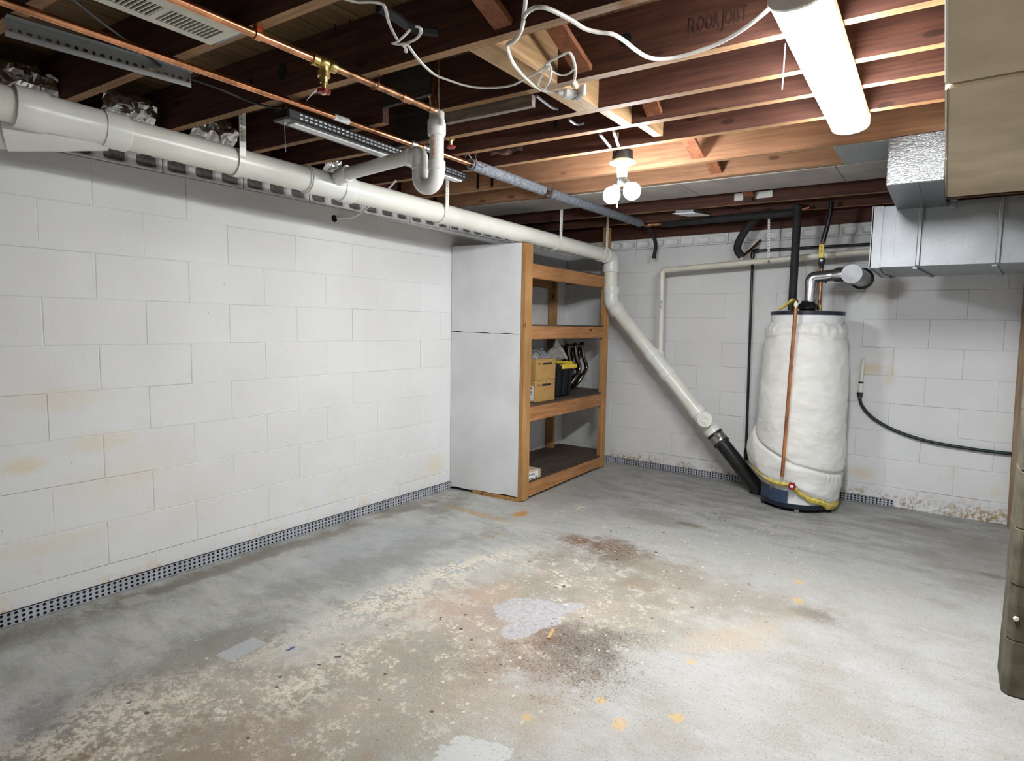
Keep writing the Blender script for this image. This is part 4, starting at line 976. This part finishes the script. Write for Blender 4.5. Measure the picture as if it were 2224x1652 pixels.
# ---- partition stud and block pier at the right
solo('wall_stud', MB().bar((3.484, 5.085, .0), (3.464, 5.085, .9), .036, .085, (0, 1, 0)).bar((3.464, 5.085, .9), (3.452, 5.085, CZ), .036, .085, (0, 1, 0)), 'stud_old', 'bowed tan timber stud standing at the right end of back wall', 'stud')
pr = struct('pillar', MB().box(3.335, 3.715, 2.705, 2.885, 0, 1.948), 'pier')
for i in range(10):
    z0 = i*.2 + .002; z1 = min(1.948, (i+1)*.2 + .001)
    b = MB(); xs, ys = (3.314, 3.72), (2.682, 2.89); c = .018
    pl = [(xs[0], ys[0]+c+.004), (xs[0]+c, ys[0]), (xs[1], ys[0]), (xs[1], ys[1]), (xs[0], ys[1])]
    j = random.uniform(-.002, .002)
    b.add([(x+j, y+j, z) for z in (z0, z1) for x, y in pl], [(4, 3, 2, 1, 0), (5, 6, 7, 8, 9)] + [(k, (k+1) % 5, 5+(k+1) % 5, 5+k) for k in range(5)])
    part('concrete_block', b, 'pier', pr, bevel=.004)
part('screw_head', MB().lathe((3.336, 2.684, .285), (.2, -1, 0), [(0, .008), (.006, .009), (.010, .006)], 10), 'knob_white', pr)

# ================================================================ SHELVING AND WHAT IS ON IT
t = thing('shelving_unit', 'timber corner shelving with white painted side panel and four levels', 'shelf', (.33, 4.2, 0))
def slab(x0, y0, x1, y1, z0, z1, th=.012):
    mb = MB(); d = Vector((x1-x0, y1-y0, 0)); n = Vector((-d.y, d.x, 0)).normalized()*th
    a, b = Vector((x0, y0, 0)), Vector((x1, y1, 0)); k = 10; lo = []
    for i in range(k+1):
        p = a + d*(i/k); w = .004*math.sin(i*1.7)
        lo.append((p + Vector((0, 0, z0[0] + (z0[1]-z0[0])*i/k + w)), p + Vector((0, 0, z1[0] + (z1[1]-z1[0])*i/k))))
    vs = []
    for p, q in lo: vs += [p, q, q+n, p+n]
    fs = [(0, 1, 2, 3), (4*k+3, 4*k+2, 4*k+1, 4*k)]
    for i in range(k): b_ = i*4; fs += [(b_+j, b_+4+j, b_+4+(j+1) % 4, b_+(j+1) % 4) for j in range(4)]
    return mb.add(vs, fs)
part('side_panel', slab(.006, 3.458, .612, 3.508, (1.222, 1.213), (1.857, 1.850)), 'drywall', t, label='white painted upper side panel')
part('side_panel', slab(.006, 3.458, .612, 3.508, (.020, .034), (1.218, 1.209)), 'drywall', t, label='white painted lower side panel')
part('foot_board', MB().bar((.22, 3.482, .012), (.63, 3.515, .012), .03, .022), 'stud', t)
post = lambda x0, x1, y0, y1, z1, z0=.006: part('post', MB().box(x0, x1, y0, y1, z0, z1), 'stud', t, bevel=.003)
post(.613, .651, 3.508, 3.597, 1.850); post(.562, .600, 4.800, 4.889, CZ-.002); post(.016, .092, 4.800, 4.838, 1.78, .09)
fx = lambda y: .651 - (y-3.597)*.042
for z0, z1 in ((.022, .108), (.578, .680), (1.176, 1.272), (1.612, 1.712)):
    a, b = Vector((fx(3.597)-.019, 3.598, (z0+z1)/2)), Vector((fx(4.80)-.019, 4.799, (z0+z1)/2))
    part('front_rail', MB().bar(a, b, .038, z1-z0), 'rail', t, bevel=.002)
for z in (.108, .680, 1.272, 1.712):
    part('shelf_board', MB().add([(.012, 3.50, z), (.610, 3.52, z), (.61, 3.6, z), (fx(4.79)-.002, 4.797, z), (.545, 4.80, z), (.515, 5.05, z), (.012, 5.05, z)] + [(x_, y_, z+.012) for x_, y_ in ((.012, 3.50), (.610, 3.52), (.61, 3.6), (fx(4.79)-.002, 4.797), (.545, 4.80), (.515, 5.05), (.012, 5.05))],
         [tuple(range(7))[::-1], tuple(range(7, 14))] + [(i, (i+1) % 7, 7+(i+1) % 7, 7+i) for i in range(7)]), 'shelf_ply', t)
    part('rear_cleat', MB().box(.014, .052, 3.52, 4.795, z-.09, z-.001), 'rail', t)
    if z > .2: part('end_cleat', MB().box(.055, .50, 5.03, 5.07, z-.045, z-.001), 'rail', t)
S3 = .692 + .001
def carton(name, label, x0, x1, y0, y1, z0, z1, group=None):
    t = thing(name, label, 'box', ((x0+x1)/2, (y0+y1)/2, z0), group)
    part('carton_body', MB().box(x0, x1, y0, y1, z0, z1), 'cardboard', t, bevel=.003)
    part('flap_seam', MB().box((x0+x1)/2-.0012, (x0+x1)/2+.0012, y0+.004, y1-.004, z1-.0005, z1+.0008), 'ink_brown', t)
    text('box_print', 'TYC', .026, (x1+.0008, y0+.030, z1-.045), (0, 1, 0), (0, 0, 1), 'ink', t)
    part('print_bar', MB().box(x1, x1+.0008, y0+.10, y0+.225, z1-.044, z1-.027), 'ink', t)
    return t
b1 = carton('cardboard_box', 'brown cardboard box at the bottom of two with white barcode label', .30, .568, 3.775, 4.060, S3, S3+.163)
lab = part('shipping_label', MB().box(.42, .555, 3.7735, 3.775, S3+.015, S3+.125), 'paper', b1)
bars = MB()
for z, h, x0, x1 in ((.105, .008, .47, .54), (.078, .005, .43, .54), (.060, .005, .43, .54), (.036, .004, .45, .53)): bars.box(x0, x1, 3.7725, 3.7736, S3+z, S3+z+h)
part('label_print', bars, 'ink', lab)
carton('cardboard_box', 'brown cardboard box topmost of two stacked beside the black tote', .30, .568, 3.780, 4.062, S3+.164, S3+.328)
t = thing('parcel_box', 'small pale carton with white address label on the bottom shelf', 'box', (.52, 3.7, .121))
part('carton_body', MB().box(.42, .612, 3.605, 3.795, .121, .196), 'carton', t, bevel=.006)
part('carton_flap', MB().bar((.612, 3.80, .125), (.612, 3.80, .19), .004, .016, (0, 1, 0)), 'carton', t)
lb = part('address_label', MB().box(.612, .6130, 3.64, 3.775, .127, .185), 'paper', t)
text('label_print', 'Bulding', .026, (.6134, 3.652, .158), (0, 1, 0), (0, 0, 1), 'ink', lb)
lp = MB().box(.613, .6134, 3.65, 3.72, .131, .138).box(.613, .6134, 3.735, 3.755, .131, .143)
part('label_bars', lp, 'ink', lb)
# tote
t = thing('storage_tote', 'black plastic tote with yellow latches beside the cardboard boxes', 'tote', (.42, 4.28, S3))
def taper(x0, x1, y0, y1, z0, z1, e):
    return MB().add([(x0+e, y0+e, z0), (x1-e, y0+e, z0), (x1-e, y1-e, z0), (x0+e, y1-e, z0), (x0, y0, z1), (x1, y0, z1), (x1, y1, z1), (x0, y1, z1)],
        [(0, 3, 2, 1), (4, 5, 6, 7), (0, 1, 5, 4), (1, 2, 6, 5), (2, 3, 7, 6), (3, 0, 4, 7)])
tb = part('tub', taper(.20, .528, 4.110, 4.420, S3, S3+.245, .02), 'tote', t, bevel=.012)
for y in (4.165, 4.26, 4.36): part('rib', MB().obox((.522, y, S3+.115), (.008, 0, 0), (0, .013, 0), (.009, 0, .100)), 'tote', t, bevel=.004)
part('rim', taper(.192, .538, 4.098, 4.432, S3+.235, S3+.262, -.004), 'tote', t, bevel=.006)
part('yellow_latch', MB().box(.515, .549, 4.21, 4.44, S3+.232, S3+.268), 'yellow', t, bevel=.006)
part('yellow_latch', MB().box(.36, .54, 4.091, 4.115, S3+.255, S3+.268), 'yellow', t, bevel=.004)
part('yellow_latch', MB().box(.30, .50, 4.42, 4.446, S3+.258, S3+.285), 'yellow', t, bevel=.005)
part('tote_contents', MB().lathe((.36, 4.30, S3+.262), (.4, 0, 1), [(0, .06), (.02, .055), (.035, .035), (.04, .001)], 10), 'black_paint', t)
wbag = MB().grid(lambda u, v: (.30 + .16*math.sin(PI*v) + .012*mnoise.noise(Vector((u*5, v*5, 2))), 4.13 + .30*u + .01*mnoise.noise(Vector((u*4, v*6, 8))),
      S3 + .262 + (.215 - .36*abs(u-.38)*(1 if u < .38 else .75))*(1-abs(2*v-1)**2.2) + .010*mnoise.noise(Vector((u*7, v*7, 5)))), 22, 18)
solo('dust_sack', wbag, 'cloth_white', 'peaked white cloth sack resting in the top of the black tote', 'sack')
cbag = MB().grid(lambda u, v: (.33 + .22*v + .02*mnoise.noise(Vector((u*6, v*4, 1))), 3.79 + .26*u, S3 + .330 + (.065 + .05*mnoise.noise(Vector((u*5, v*5, 3))))*math.sin(PI*v)**.6*min(1, 6*u)*min(1, 6*(1-u)) + .016*mnoise.noise(Vector((u*22, v*22, 9)))*math.sin(PI*v)), 40, 26)
solo('plastic_bag', cbag, 'clear_bag', 'crumpled clear plastic bag lying on the upper cardboard box', 'plastic bag')
# a row of bent exhaust tubes standing behind the tote
names = ['first bent dark steel exhaust header standing nearest the tote', 'second bent dark steel exhaust header from the tote', 'third bent dark steel exhaust header, next to the bare wall']
for i in range(3):
    y = 4.60 + i*.105
    tt = thing('exhaust_header', names[i], 'exhaust tube', (.33, y, S3), 'bent exhaust headers on the shelf')
    x_ = .36 + .012*i; zt = S3 + .40 + .006*i
    part('front_tube', MB().tube(curve([(x_, y-.01, zt), (x_+.008, y+.005, zt-.10), (x_+.022, y+.045, zt-.20), (x_+.01, y-.015, zt-.285), (x_-.02, y-.05, zt-.345), (x_-.08, y-.045, S3+.026), (x_-.16, y-.05, S3+.024)]), .0185, 12), 'chrome_dark', tt)
    part('rear_tube', MB().tube(curve([(x_-.05, y+.032, zt), (x_-.045, y+.025, zt-.09), (x_-.04, y-.030, zt-.19), (x_-.035, y+.03, zt-.275), (x_-.06, y+.012, zt-.34), (x_-.11, y, S3+.026), (x_-.17, y, S3+.024)]), .0185, 12), 'chrome_dark', tt)
    part('flange', MB().box(x_-.075, x_+.035, y-.034, y+.058, zt, zt+.012).lathe((x_, y-.01, zt+.010), (0, 0, 1), [(0, .022), (.016, .020), (.018, .014)], 12), 'chrome_dark', tt, bevel=.002)
    part('weld_band', MB().torus((x_+.008, y+.005, zt-.10), (0, .1, 1), .0195, .003, 14, 6), 'steel', tt)

# ================================================================ SMALL THINGS IN THE JOISTS
t = thing('slotted_angle', 'grey slotted steel angle fixed across the joists by the copper pipe', 'steel angle', (.86, .86, 2.12))
a0, a1 = Vector((.812, .612, 2.136)), Vector((.872, 1.115, 2.136)); ad = (a1-a0).normalized(); an = Vector((ad.y, -ad.x, 0))
L = (a1-a0).length; fl = MB(); pitch = L/22; w = .042
for i in range(22):
    c = a0 + ad*(i+.5)*pitch; c.z = 2.112; long = i % 2 == 0
    hw_, hh = (.0075, .0048) if long else (.0045, .0062); ring, sq = [], []
    for k in range(8):
        g = 2*PI*k/8; q = max(abs(math.cos(g)), abs(math.sin(g)))
        ring.append(c + ad*math.cos(g)*hw_ + Vector((0, 0, math.sin(g)*hh))); sq.append(c + ad*math.cos(g)/q*pitch/2 + Vector((0, 0, math.sin(g)/q*.024)))
    b = len(fl.v); fl.v += ring + sq
    for k in range(8): fl.f.append([b+k, b+(k+1) % 8, b+8+(k+1) % 8, b+8+k]); fl.s.append(False); fl.m.append(0)
part('slotted_flange', fl, 'galv_dull', t)
part('flat_flange', MB().obox((a0+a1)/2 + Vector((0, 0, .001)) + an*.020, ad*L/2, an*.020, (0, 0, .0015)), 'galv_dull', t)

t = thing('floor_register', 'cream louvred register set between joists beside two copper pipes', 'register', (1.24, .85, CZ-.012))
rx0, rx1, ry0, ry1 = 1.158, 1.322, .675, 1.040; rot_ = lambda x, y: (x, y + SL*(x-1.24))
fr = MB()
def rbox(x0, x1, y0, y1, z0, z1, mb):
    mb.obox(((x0+x1)/2, (y0+y1)/2 + SL*((x0+x1)/2-1.24), (z0+z1)/2), ((x1-x0)/2, SL*(x1-x0)/2, 0), (0, (y1-y0)/2, 0), (0, 0, (z1-z0)/2)); return mb
zf0, zf1 = CZ-.010, CZ-.004
for q in ((rx0, rx0+.028, ry0, ry1), (rx1-.045, rx1, ry0, ry1), (rx0+.028, rx1-.045, ry1-.03, ry1), (rx0+.028, rx1-.045, ry0, ry0+.03), (rx0+.028, rx1-.045, .845, .862)): rbox(*q, zf0, zf1, fr)
part('frame', fr, 'cream_paint', t)
for k in range(2):
    for i in range(11):
        y = (.712 if k == 0 else .870) + i*.0128
        part('louver', rbox(rx0+.026, rx1-.044, y, y+.0042, zf0+.001, zf1+.004, MB()), 'cream_paint', t)
part('boot', rbox(rx0+.01, rx1+.012, ry0, ry1+.018, CZ-.003, CZ-.0005, MB()), 'galv', t)
part('opening_shade', rbox(rx0+.02, rx1-.03, ry0+.01, ry1-.01, CZ-.0038, CZ-.0031, MB()), 'dark_void', t)  # black sheet coloured as the shade inside the register
t = thing('floor_register', 'small white register tilted under the joists beyond the bulbs', 'register', (1.45, 4.48, CZ-.035))
C0 = Vector((1.455, 4.50, 2.118)); ex, ey = Vector((.078, .012, -.002)), Vector((.010, .135, .010))
part('boot', MB().obox(C0 + Vector((-.005, -.02, .014)), ex*.8, ey*.7, (0, 0, .010)), 'galv', t)
for s_ in (-1, 1):
    part('frame_bar', MB().obox(C0 + ey*.9*s_, ex, ey*.10, (0, 0, .003)), 'white_metal', t); part('frame_bar', MB().obox(C0 + ex*.88*s_, ex*.12, ey*.8, (0, 0, .003)), 'white_metal', t)
for i in range(7): part('louver', MB().obox(C0 + ey*(-.66+.22*i), ex*.76, ey*.05, (0, 0, .003)), 'white_metal', t)

# crumpled foil batts stuffed above the wall between the joists
for i, (y, lab_) in enumerate(((.845, 'crumpled foil batt above the drain pipe at the left picture edge'), (1.225, 'crumpled printed foil batt behind the drain pipe by second joist'), (1.60, 'crumpled foil batt behind drain pipe near the first hanger'), (2.35, 'small crumpled foil batt behind the trap arm'))):
    f_ = MB().grid(lambda u, v: (.035 + .10*math.sin(PI*v) + .035*mnoise.noise(Vector((u*5+i*3, v*5, 1))), y-.11+.22*u + .02*mnoise.noise(Vector((u*4, v*6, 6+i))), 2.115 + .17*v + .03*mnoise.noise(Vector((u*6, v*6, 3+i)))), 16, 14, False)
    solo('foil_batt', f_, 'foil', lab_, 'insulation')

# ---- white cables
WHT = .0052
cable('white_cable', [(1.734, 1.088, 2.128), (1.749, 1.121, 2.128), (1.780, 1.142, 2.128), (1.796, 1.164, 2.128), (1.790, 1.183, 2.128)] + [(1.708, 1.270, 2.150), (1.674, 1.317, 2.150), (1.646, 1.361, 2.150), (1.637, 1.378, 2.150)], WHT, 'cable_white', 'white cable entering from above and dropping to a knot on the dark joist', sq=.6)
cable('white_cable', [(1.784, 1.304, 2.128), (1.789, 1.317, 2.128), (1.771, 1.339, 2.128), (1.735, 1.359, 2.128), (1.695, 1.364, 2.128), (1.663, 1.357, 2.128), (1.650, 1.341, 2.128)] + [(1.689, 1.325, 2.118), (1.737, 1.309, 2.118), (1.770, 1.295, 2.118)], WHT, 'cable_white', 'short white cable curled in a loop near the joist cutout', sq=.6)
cable('white_cable', [(1.657, 1.390, 2.118), (1.676, 1.368, 2.118), (1.687, 1.346, 2.118), (1.694, 1.362, 2.118), (1.682, 1.387, 2.118), (1.659, 1.434, 2.118), (1.636, 1.488, 2.118), (1.614, 1.566, 2.118), (1.621, 1.621, 2.118), (1.636, 1.685, 2.118), (1.667, 1.736, 2.118), (1.722, 1.772, 2.118), (1.785, 1.784, 2.118), (1.853, 1.762, 2.118), (1.908, 1.745, 2.118), (1.954, 1.723, 2.118)]
      + [(1.972, 1.716, 2.126), (2.007, 1.703, 2.126), (2.041, 1.694, 2.126), (2.066, 1.687, 2.126), (2.061, 1.719, 2.126), (2.040, 1.770, 2.126), (2.012, 1.825, 2.126), (1.977, 1.879, 2.126)], WHT, 'cable_white', 'long white cord sagging from the joist cutout to the white plug', 'cord', sq=.65)
cable('white_cable', [(1.962, 1.718, 2.122), (1.953, 1.751, 2.122), (1.954, 1.787, 2.122), (1.963, 1.816, 2.122), (1.989, 1.819, 2.122), (2.019, 1.800, 2.122), (2.025, 1.800, 2.122)] , WHT*.8, 'cable_white', 'white cord loop curving under the reddish brace by the plug', 'cord', sq=.65)
cable('white_cable', [(1.983, 1.711, 2.116), (1.937, 1.749, 2.116), (1.891, 1.791, 2.116), (1.854, 1.834, 2.116)] , WHT*.9, 'cable_white', 'short white cord tail hanging left of the cord bundle', 'cord', sq=.65)
cable('white_cable', [(1.980, 1.724, 2.114), (1.949, 1.769, 2.114), (1.907, 1.824, 2.114), (1.858, 1.870, 2.114)] , WHT*.8, 'cable_white', 'thin white cord tail crossing behind the heavier cord', 'cord', sq=.65)
cable('white_cable', [(2.130, 1.362, 2.132), (2.102, 1.399, 2.132), (2.071, 1.437, 2.132)] + [(2.069, 1.438, 2.116), (2.037, 1.474, 2.116), (1.997, 1.507, 2.116), (1.968, 1.519, 2.116), (1.950, 1.525, 2.116), (1.921, 1.573, 2.116), (1.892, 1.633, 2.116), (1.872, 1.697, 2.116), (1.857, 1.768, 2.116), (1.846, 1.838, 2.116), (1.850, 1.891, 2.116), (1.878, 1.925, 2.116)], WHT*1.15, 'cable_white', 'heavy white cord hooked round a joist and running to the plug', 'cord')
cable('white_cable', [(2.086, 1.418, 2.118), (2.113, 1.401, 2.118), (2.141, 1.397, 2.118), (2.160, 1.413, 2.118), (2.174, 1.460, 2.118), (2.184, 1.515, 2.118), (2.190, 1.570, 2.118), (2.212, 1.611, 2.118), (2.240, 1.643, 2.118), (2.250, 1.698, 2.118), (2.253, 1.772, 2.118), (2.262, 1.836, 2.118), (2.286, 1.871, 2.118), (2.331, 1.890, 2.118), (2.397, 1.888, 2.118), (2.473, 1.870, 2.118), (2.551, 1.827, 2.118), (2.614, 1.776, 2.118), (2.659, 1.733, 2.118), (2.677, 1.713, 2.118)], WHT*1.15, 'cable_white', 'white cord swinging from the joists across to the lit tube light', 'cord')
t = thing('plug_cluster', 'white plugs joined in mid air under the pale blocking', 'plug', tuple([(1.940, 1.935, 2.100)][0]))
pc = [Vector(p) for p in [(1.886, 1.918, 2.112), (1.901, 1.938, 2.112), (1.927, 1.972, 2.112), (1.949, 1.954, 2.112), (1.973, 1.871, 2.112)]]
part('cord_grip', MB().lathe(pc[0], pc[1]-pc[0], [(0, .006), (.006, .009), (.03, .011), (.032, .008)], 10), 'plug', t)
ev = (pc[2]-pc[1]).normalized(); es = ev.cross(Vector((0, 0, 1)))
part('socket_body', MB().obox((pc[1]+pc[2])/2, ev*.026, es*.020, Vector((0, 0, .014))), 'plug', t, bevel=.006)
part('plug_body', MB().obox(pc[3] + ev*.010, ev*.007, es*.034, Vector((0, 0, .020))), 'plug', t, bevel=.004)
part('angled_plug', MB().lathe(pc[4] + Vector((0, 0, .006)), pc[3]-pc[4], [(0, .006), (.008, .010), (.03, .013), (.045, .011)], 10), 'plug_tan', t)
for s_ in (-.008, .008): part('prong_hole', MB().lathe(pc[2] + es*s_ + Vector((0, 0, -.0145)) - ev*.006, (0, 0, -1), [(0, .004), (.001, .003)], 8), 'black_paint', t)
# grey cable threaded through the joists to the lamp box
cable('grey_cable', [(1.733, 2.005, 2.158), (1.724, 2.068, 2.158), (1.716, 2.142, 2.158), (1.726, 2.174, 2.158)], .0055, 'cable_grey', 'grey cable passing through a joist hole below the plugs')
cable('grey_cable', [(1.699, 2.309, 2.158), (1.694, 2.356, 2.158), (1.702, 2.383, 2.158), (1.728, 2.385, 2.158)], .0055, 'cable_grey', 'grey cable passing through second joist hole toward the bulbs')
cable('grey_cable', [(1.727, 2.537, 2.150), (1.705, 2.630, 2.150), (1.681, 2.728, 2.150), (1.674, 2.807, 2.150)], .0065, 'cable_grey', 'grey cable entering the lamp holder box')
cable('white_cable', [(1.797, 2.535, 2.150), (1.758, 2.639, 2.150), (1.721, 2.737, 2.150), (1.700, 2.796, 2.150)], .0065, 'cable_white', 'short white cable entering the lamp holder box')
cable('dark_sleeve', [(1.728, 1.215, 2.160), (1.726, 1.266, 2.160), (1.719, 1.336, 2.160), (1.724, 1.369, 2.160), (1.764, 1.417, 2.160)], .014, 'foam_dark', 'short black sleeve lying in the joist bay beside the white loop', 'pipe')
t = thing('wall_cable', 'white flat cable bending down into a dark hole high in left wall', 'cable', (.05, 2.45, 1.9))
part('cable_run', MB().tube(curve([(.30, 2.62, 2.14), (.20, 2.60, 2.06), (.09, 2.53, 1.955), (.055, 2.475, 1.917), (.03, 2.44, 1.912), (-.01, 2.40, 1.910)]), .008, 8, squash=.55), 'cable_white', t)
part('wall_hole', MB().lathe((-.001, 2.392, 1.905), (1, 0, 0), [(0, .024), (.003, .021)], 12), 'dark_void', t)
# wire hooks under the joists
def hook(x, y, drop, w_, lab_):
    solo('wire_hook', MB().tube(curve([(x-w_, y, CZ+.02), (x-w_, y, CZ-drop*.6), (x-w_*.5, y, CZ-drop*.95), (x+w_*.3, y, CZ-drop), (x+w_, y, CZ-drop*.7), (x+w_, y, CZ+.02)]), .0024, 6), 'wire', lab_, 'wire hook')
hook(1.385, 1.50, .044, .022, 'coat wire loop holding the valved copper pipe')
hook(.982, 2.16, .046, .022, 'coat wire loop holding long copper pipe near the trap')
hook(.982, 3.272, .068, .030, 'coat wire loop holding the pipe between two foam sleeves')
solo('wire_hook', MB().tube(curve([(1.262, 1.12, 2.335), (1.25, 1.14, 2.27), (1.262, 1.155, 2.235), (1.285, 1.15, 2.24), (1.32, 1.14, 2.29), (1.335, 1.13, 2.335)]), .0024, 6), 'wire', 'bent wire hanging from the subfloor beside the brass valve', 'wire hook')
solo('wire_hook', MB().tube(curve([(1.10, 2.42, 2.16), (1.05, 2.47, 2.12), (1.07, 2.53, 2.10), (1.0, 2.545, 2.105), (.97, 2.53, 2.12)]), .0024, 6), 'wire', 'loose twist of wire beside the start of the foam sleeve', 'wire hook')
# foil tape scrap, straps on joist faces, white boxes on the far joist
solo('tape_scrap', MB().grid(lambda u, v: (1.13 + .19*u, 2.488 + .012*mnoise.noise(Vector((u*5, v, 1))) + SL*.19*u, 2.128 + .034*v + .008*math.sin(u*9)), 14, 4), 'foil', 'crumpled foil tape scrap stuck on a joist above the foam sleeve', 'tape')
for x_, lab_ in ((.545, 'black perforated strap screwed on the joist, nearer the drain pipe'), (.655, 'black perforated strap screwed on the joist, nearer the foam sleeve')):
    s_ = solo('metal_strap', MB().box(x_-.008, x_+.008, yy(3.103, x_)-.042, yy(3.103, x_)-.0385, 2.150, 2.245), 'black_iron', lab_, 'metal strap')
    hl = MB()
    for k in range(5): hl.box(x_-.002, x_+.002, yy(3.103, x_)-.0428, yy(3.103, x_)-.0415, 2.162+.017*k, 2.166+.017*k)
    part('strap_holes', hl, 'steel', s_, stuff=True)
for xa, xb, za, zb, lab_ in ((1.79, 1.86, 2.165, 2.215, 'small square white tag on the far joist, left of two'), (1.925, 2.04, 2.168, 2.215, 'wider white tag on the far joist, right of two')):
    solo('white_tag', MB().box(xa, xb, yy(4.327, xa)-.046, yy(4.327, xa)-.036, za, zb), 'plug', lab_, 'tag', bevel=.002)
solo('joist_block', MB().box(1.865, 1.925, yy(4.327, 1.89)-.10, yy(4.327, 1.89)-.042, 2.150, 2.235), 'joist_face', 'dark wooden block between the two white tags on far joist', 'block')
solo('screw_eye', MB().box(1.715, 1.722, yy(2.656, 1.72)-.048, yy(2.656, 1.72)-.039, 2.185, 2.210), 'plug', 'small white cable staple on the joist face above the bulbs', 'staple')
for x_, y_, z_, lab_ in ((0, 1.515, 1.274, 'small dark anchor hole in left wall, nearer the camera'), (0, 2.19, 1.247, 'small dark anchor hole in left wall, nearer the shelving')):
    solo('wall_anchor', MB().lathe((-.001, y_, z_), (1, 0, 0), [(0, .0085), (.0022, .0075), (.0024, .004)], 12), 'plug', lab_, 'wall anchor')
solo('splinter', MB().bar((1.838, 2.014, .003), (1.812, 2.092, .003), .014, .005), 'block_wood', 'pale wood splinter lying on the floor beside the lavender paint patch', 'debris')
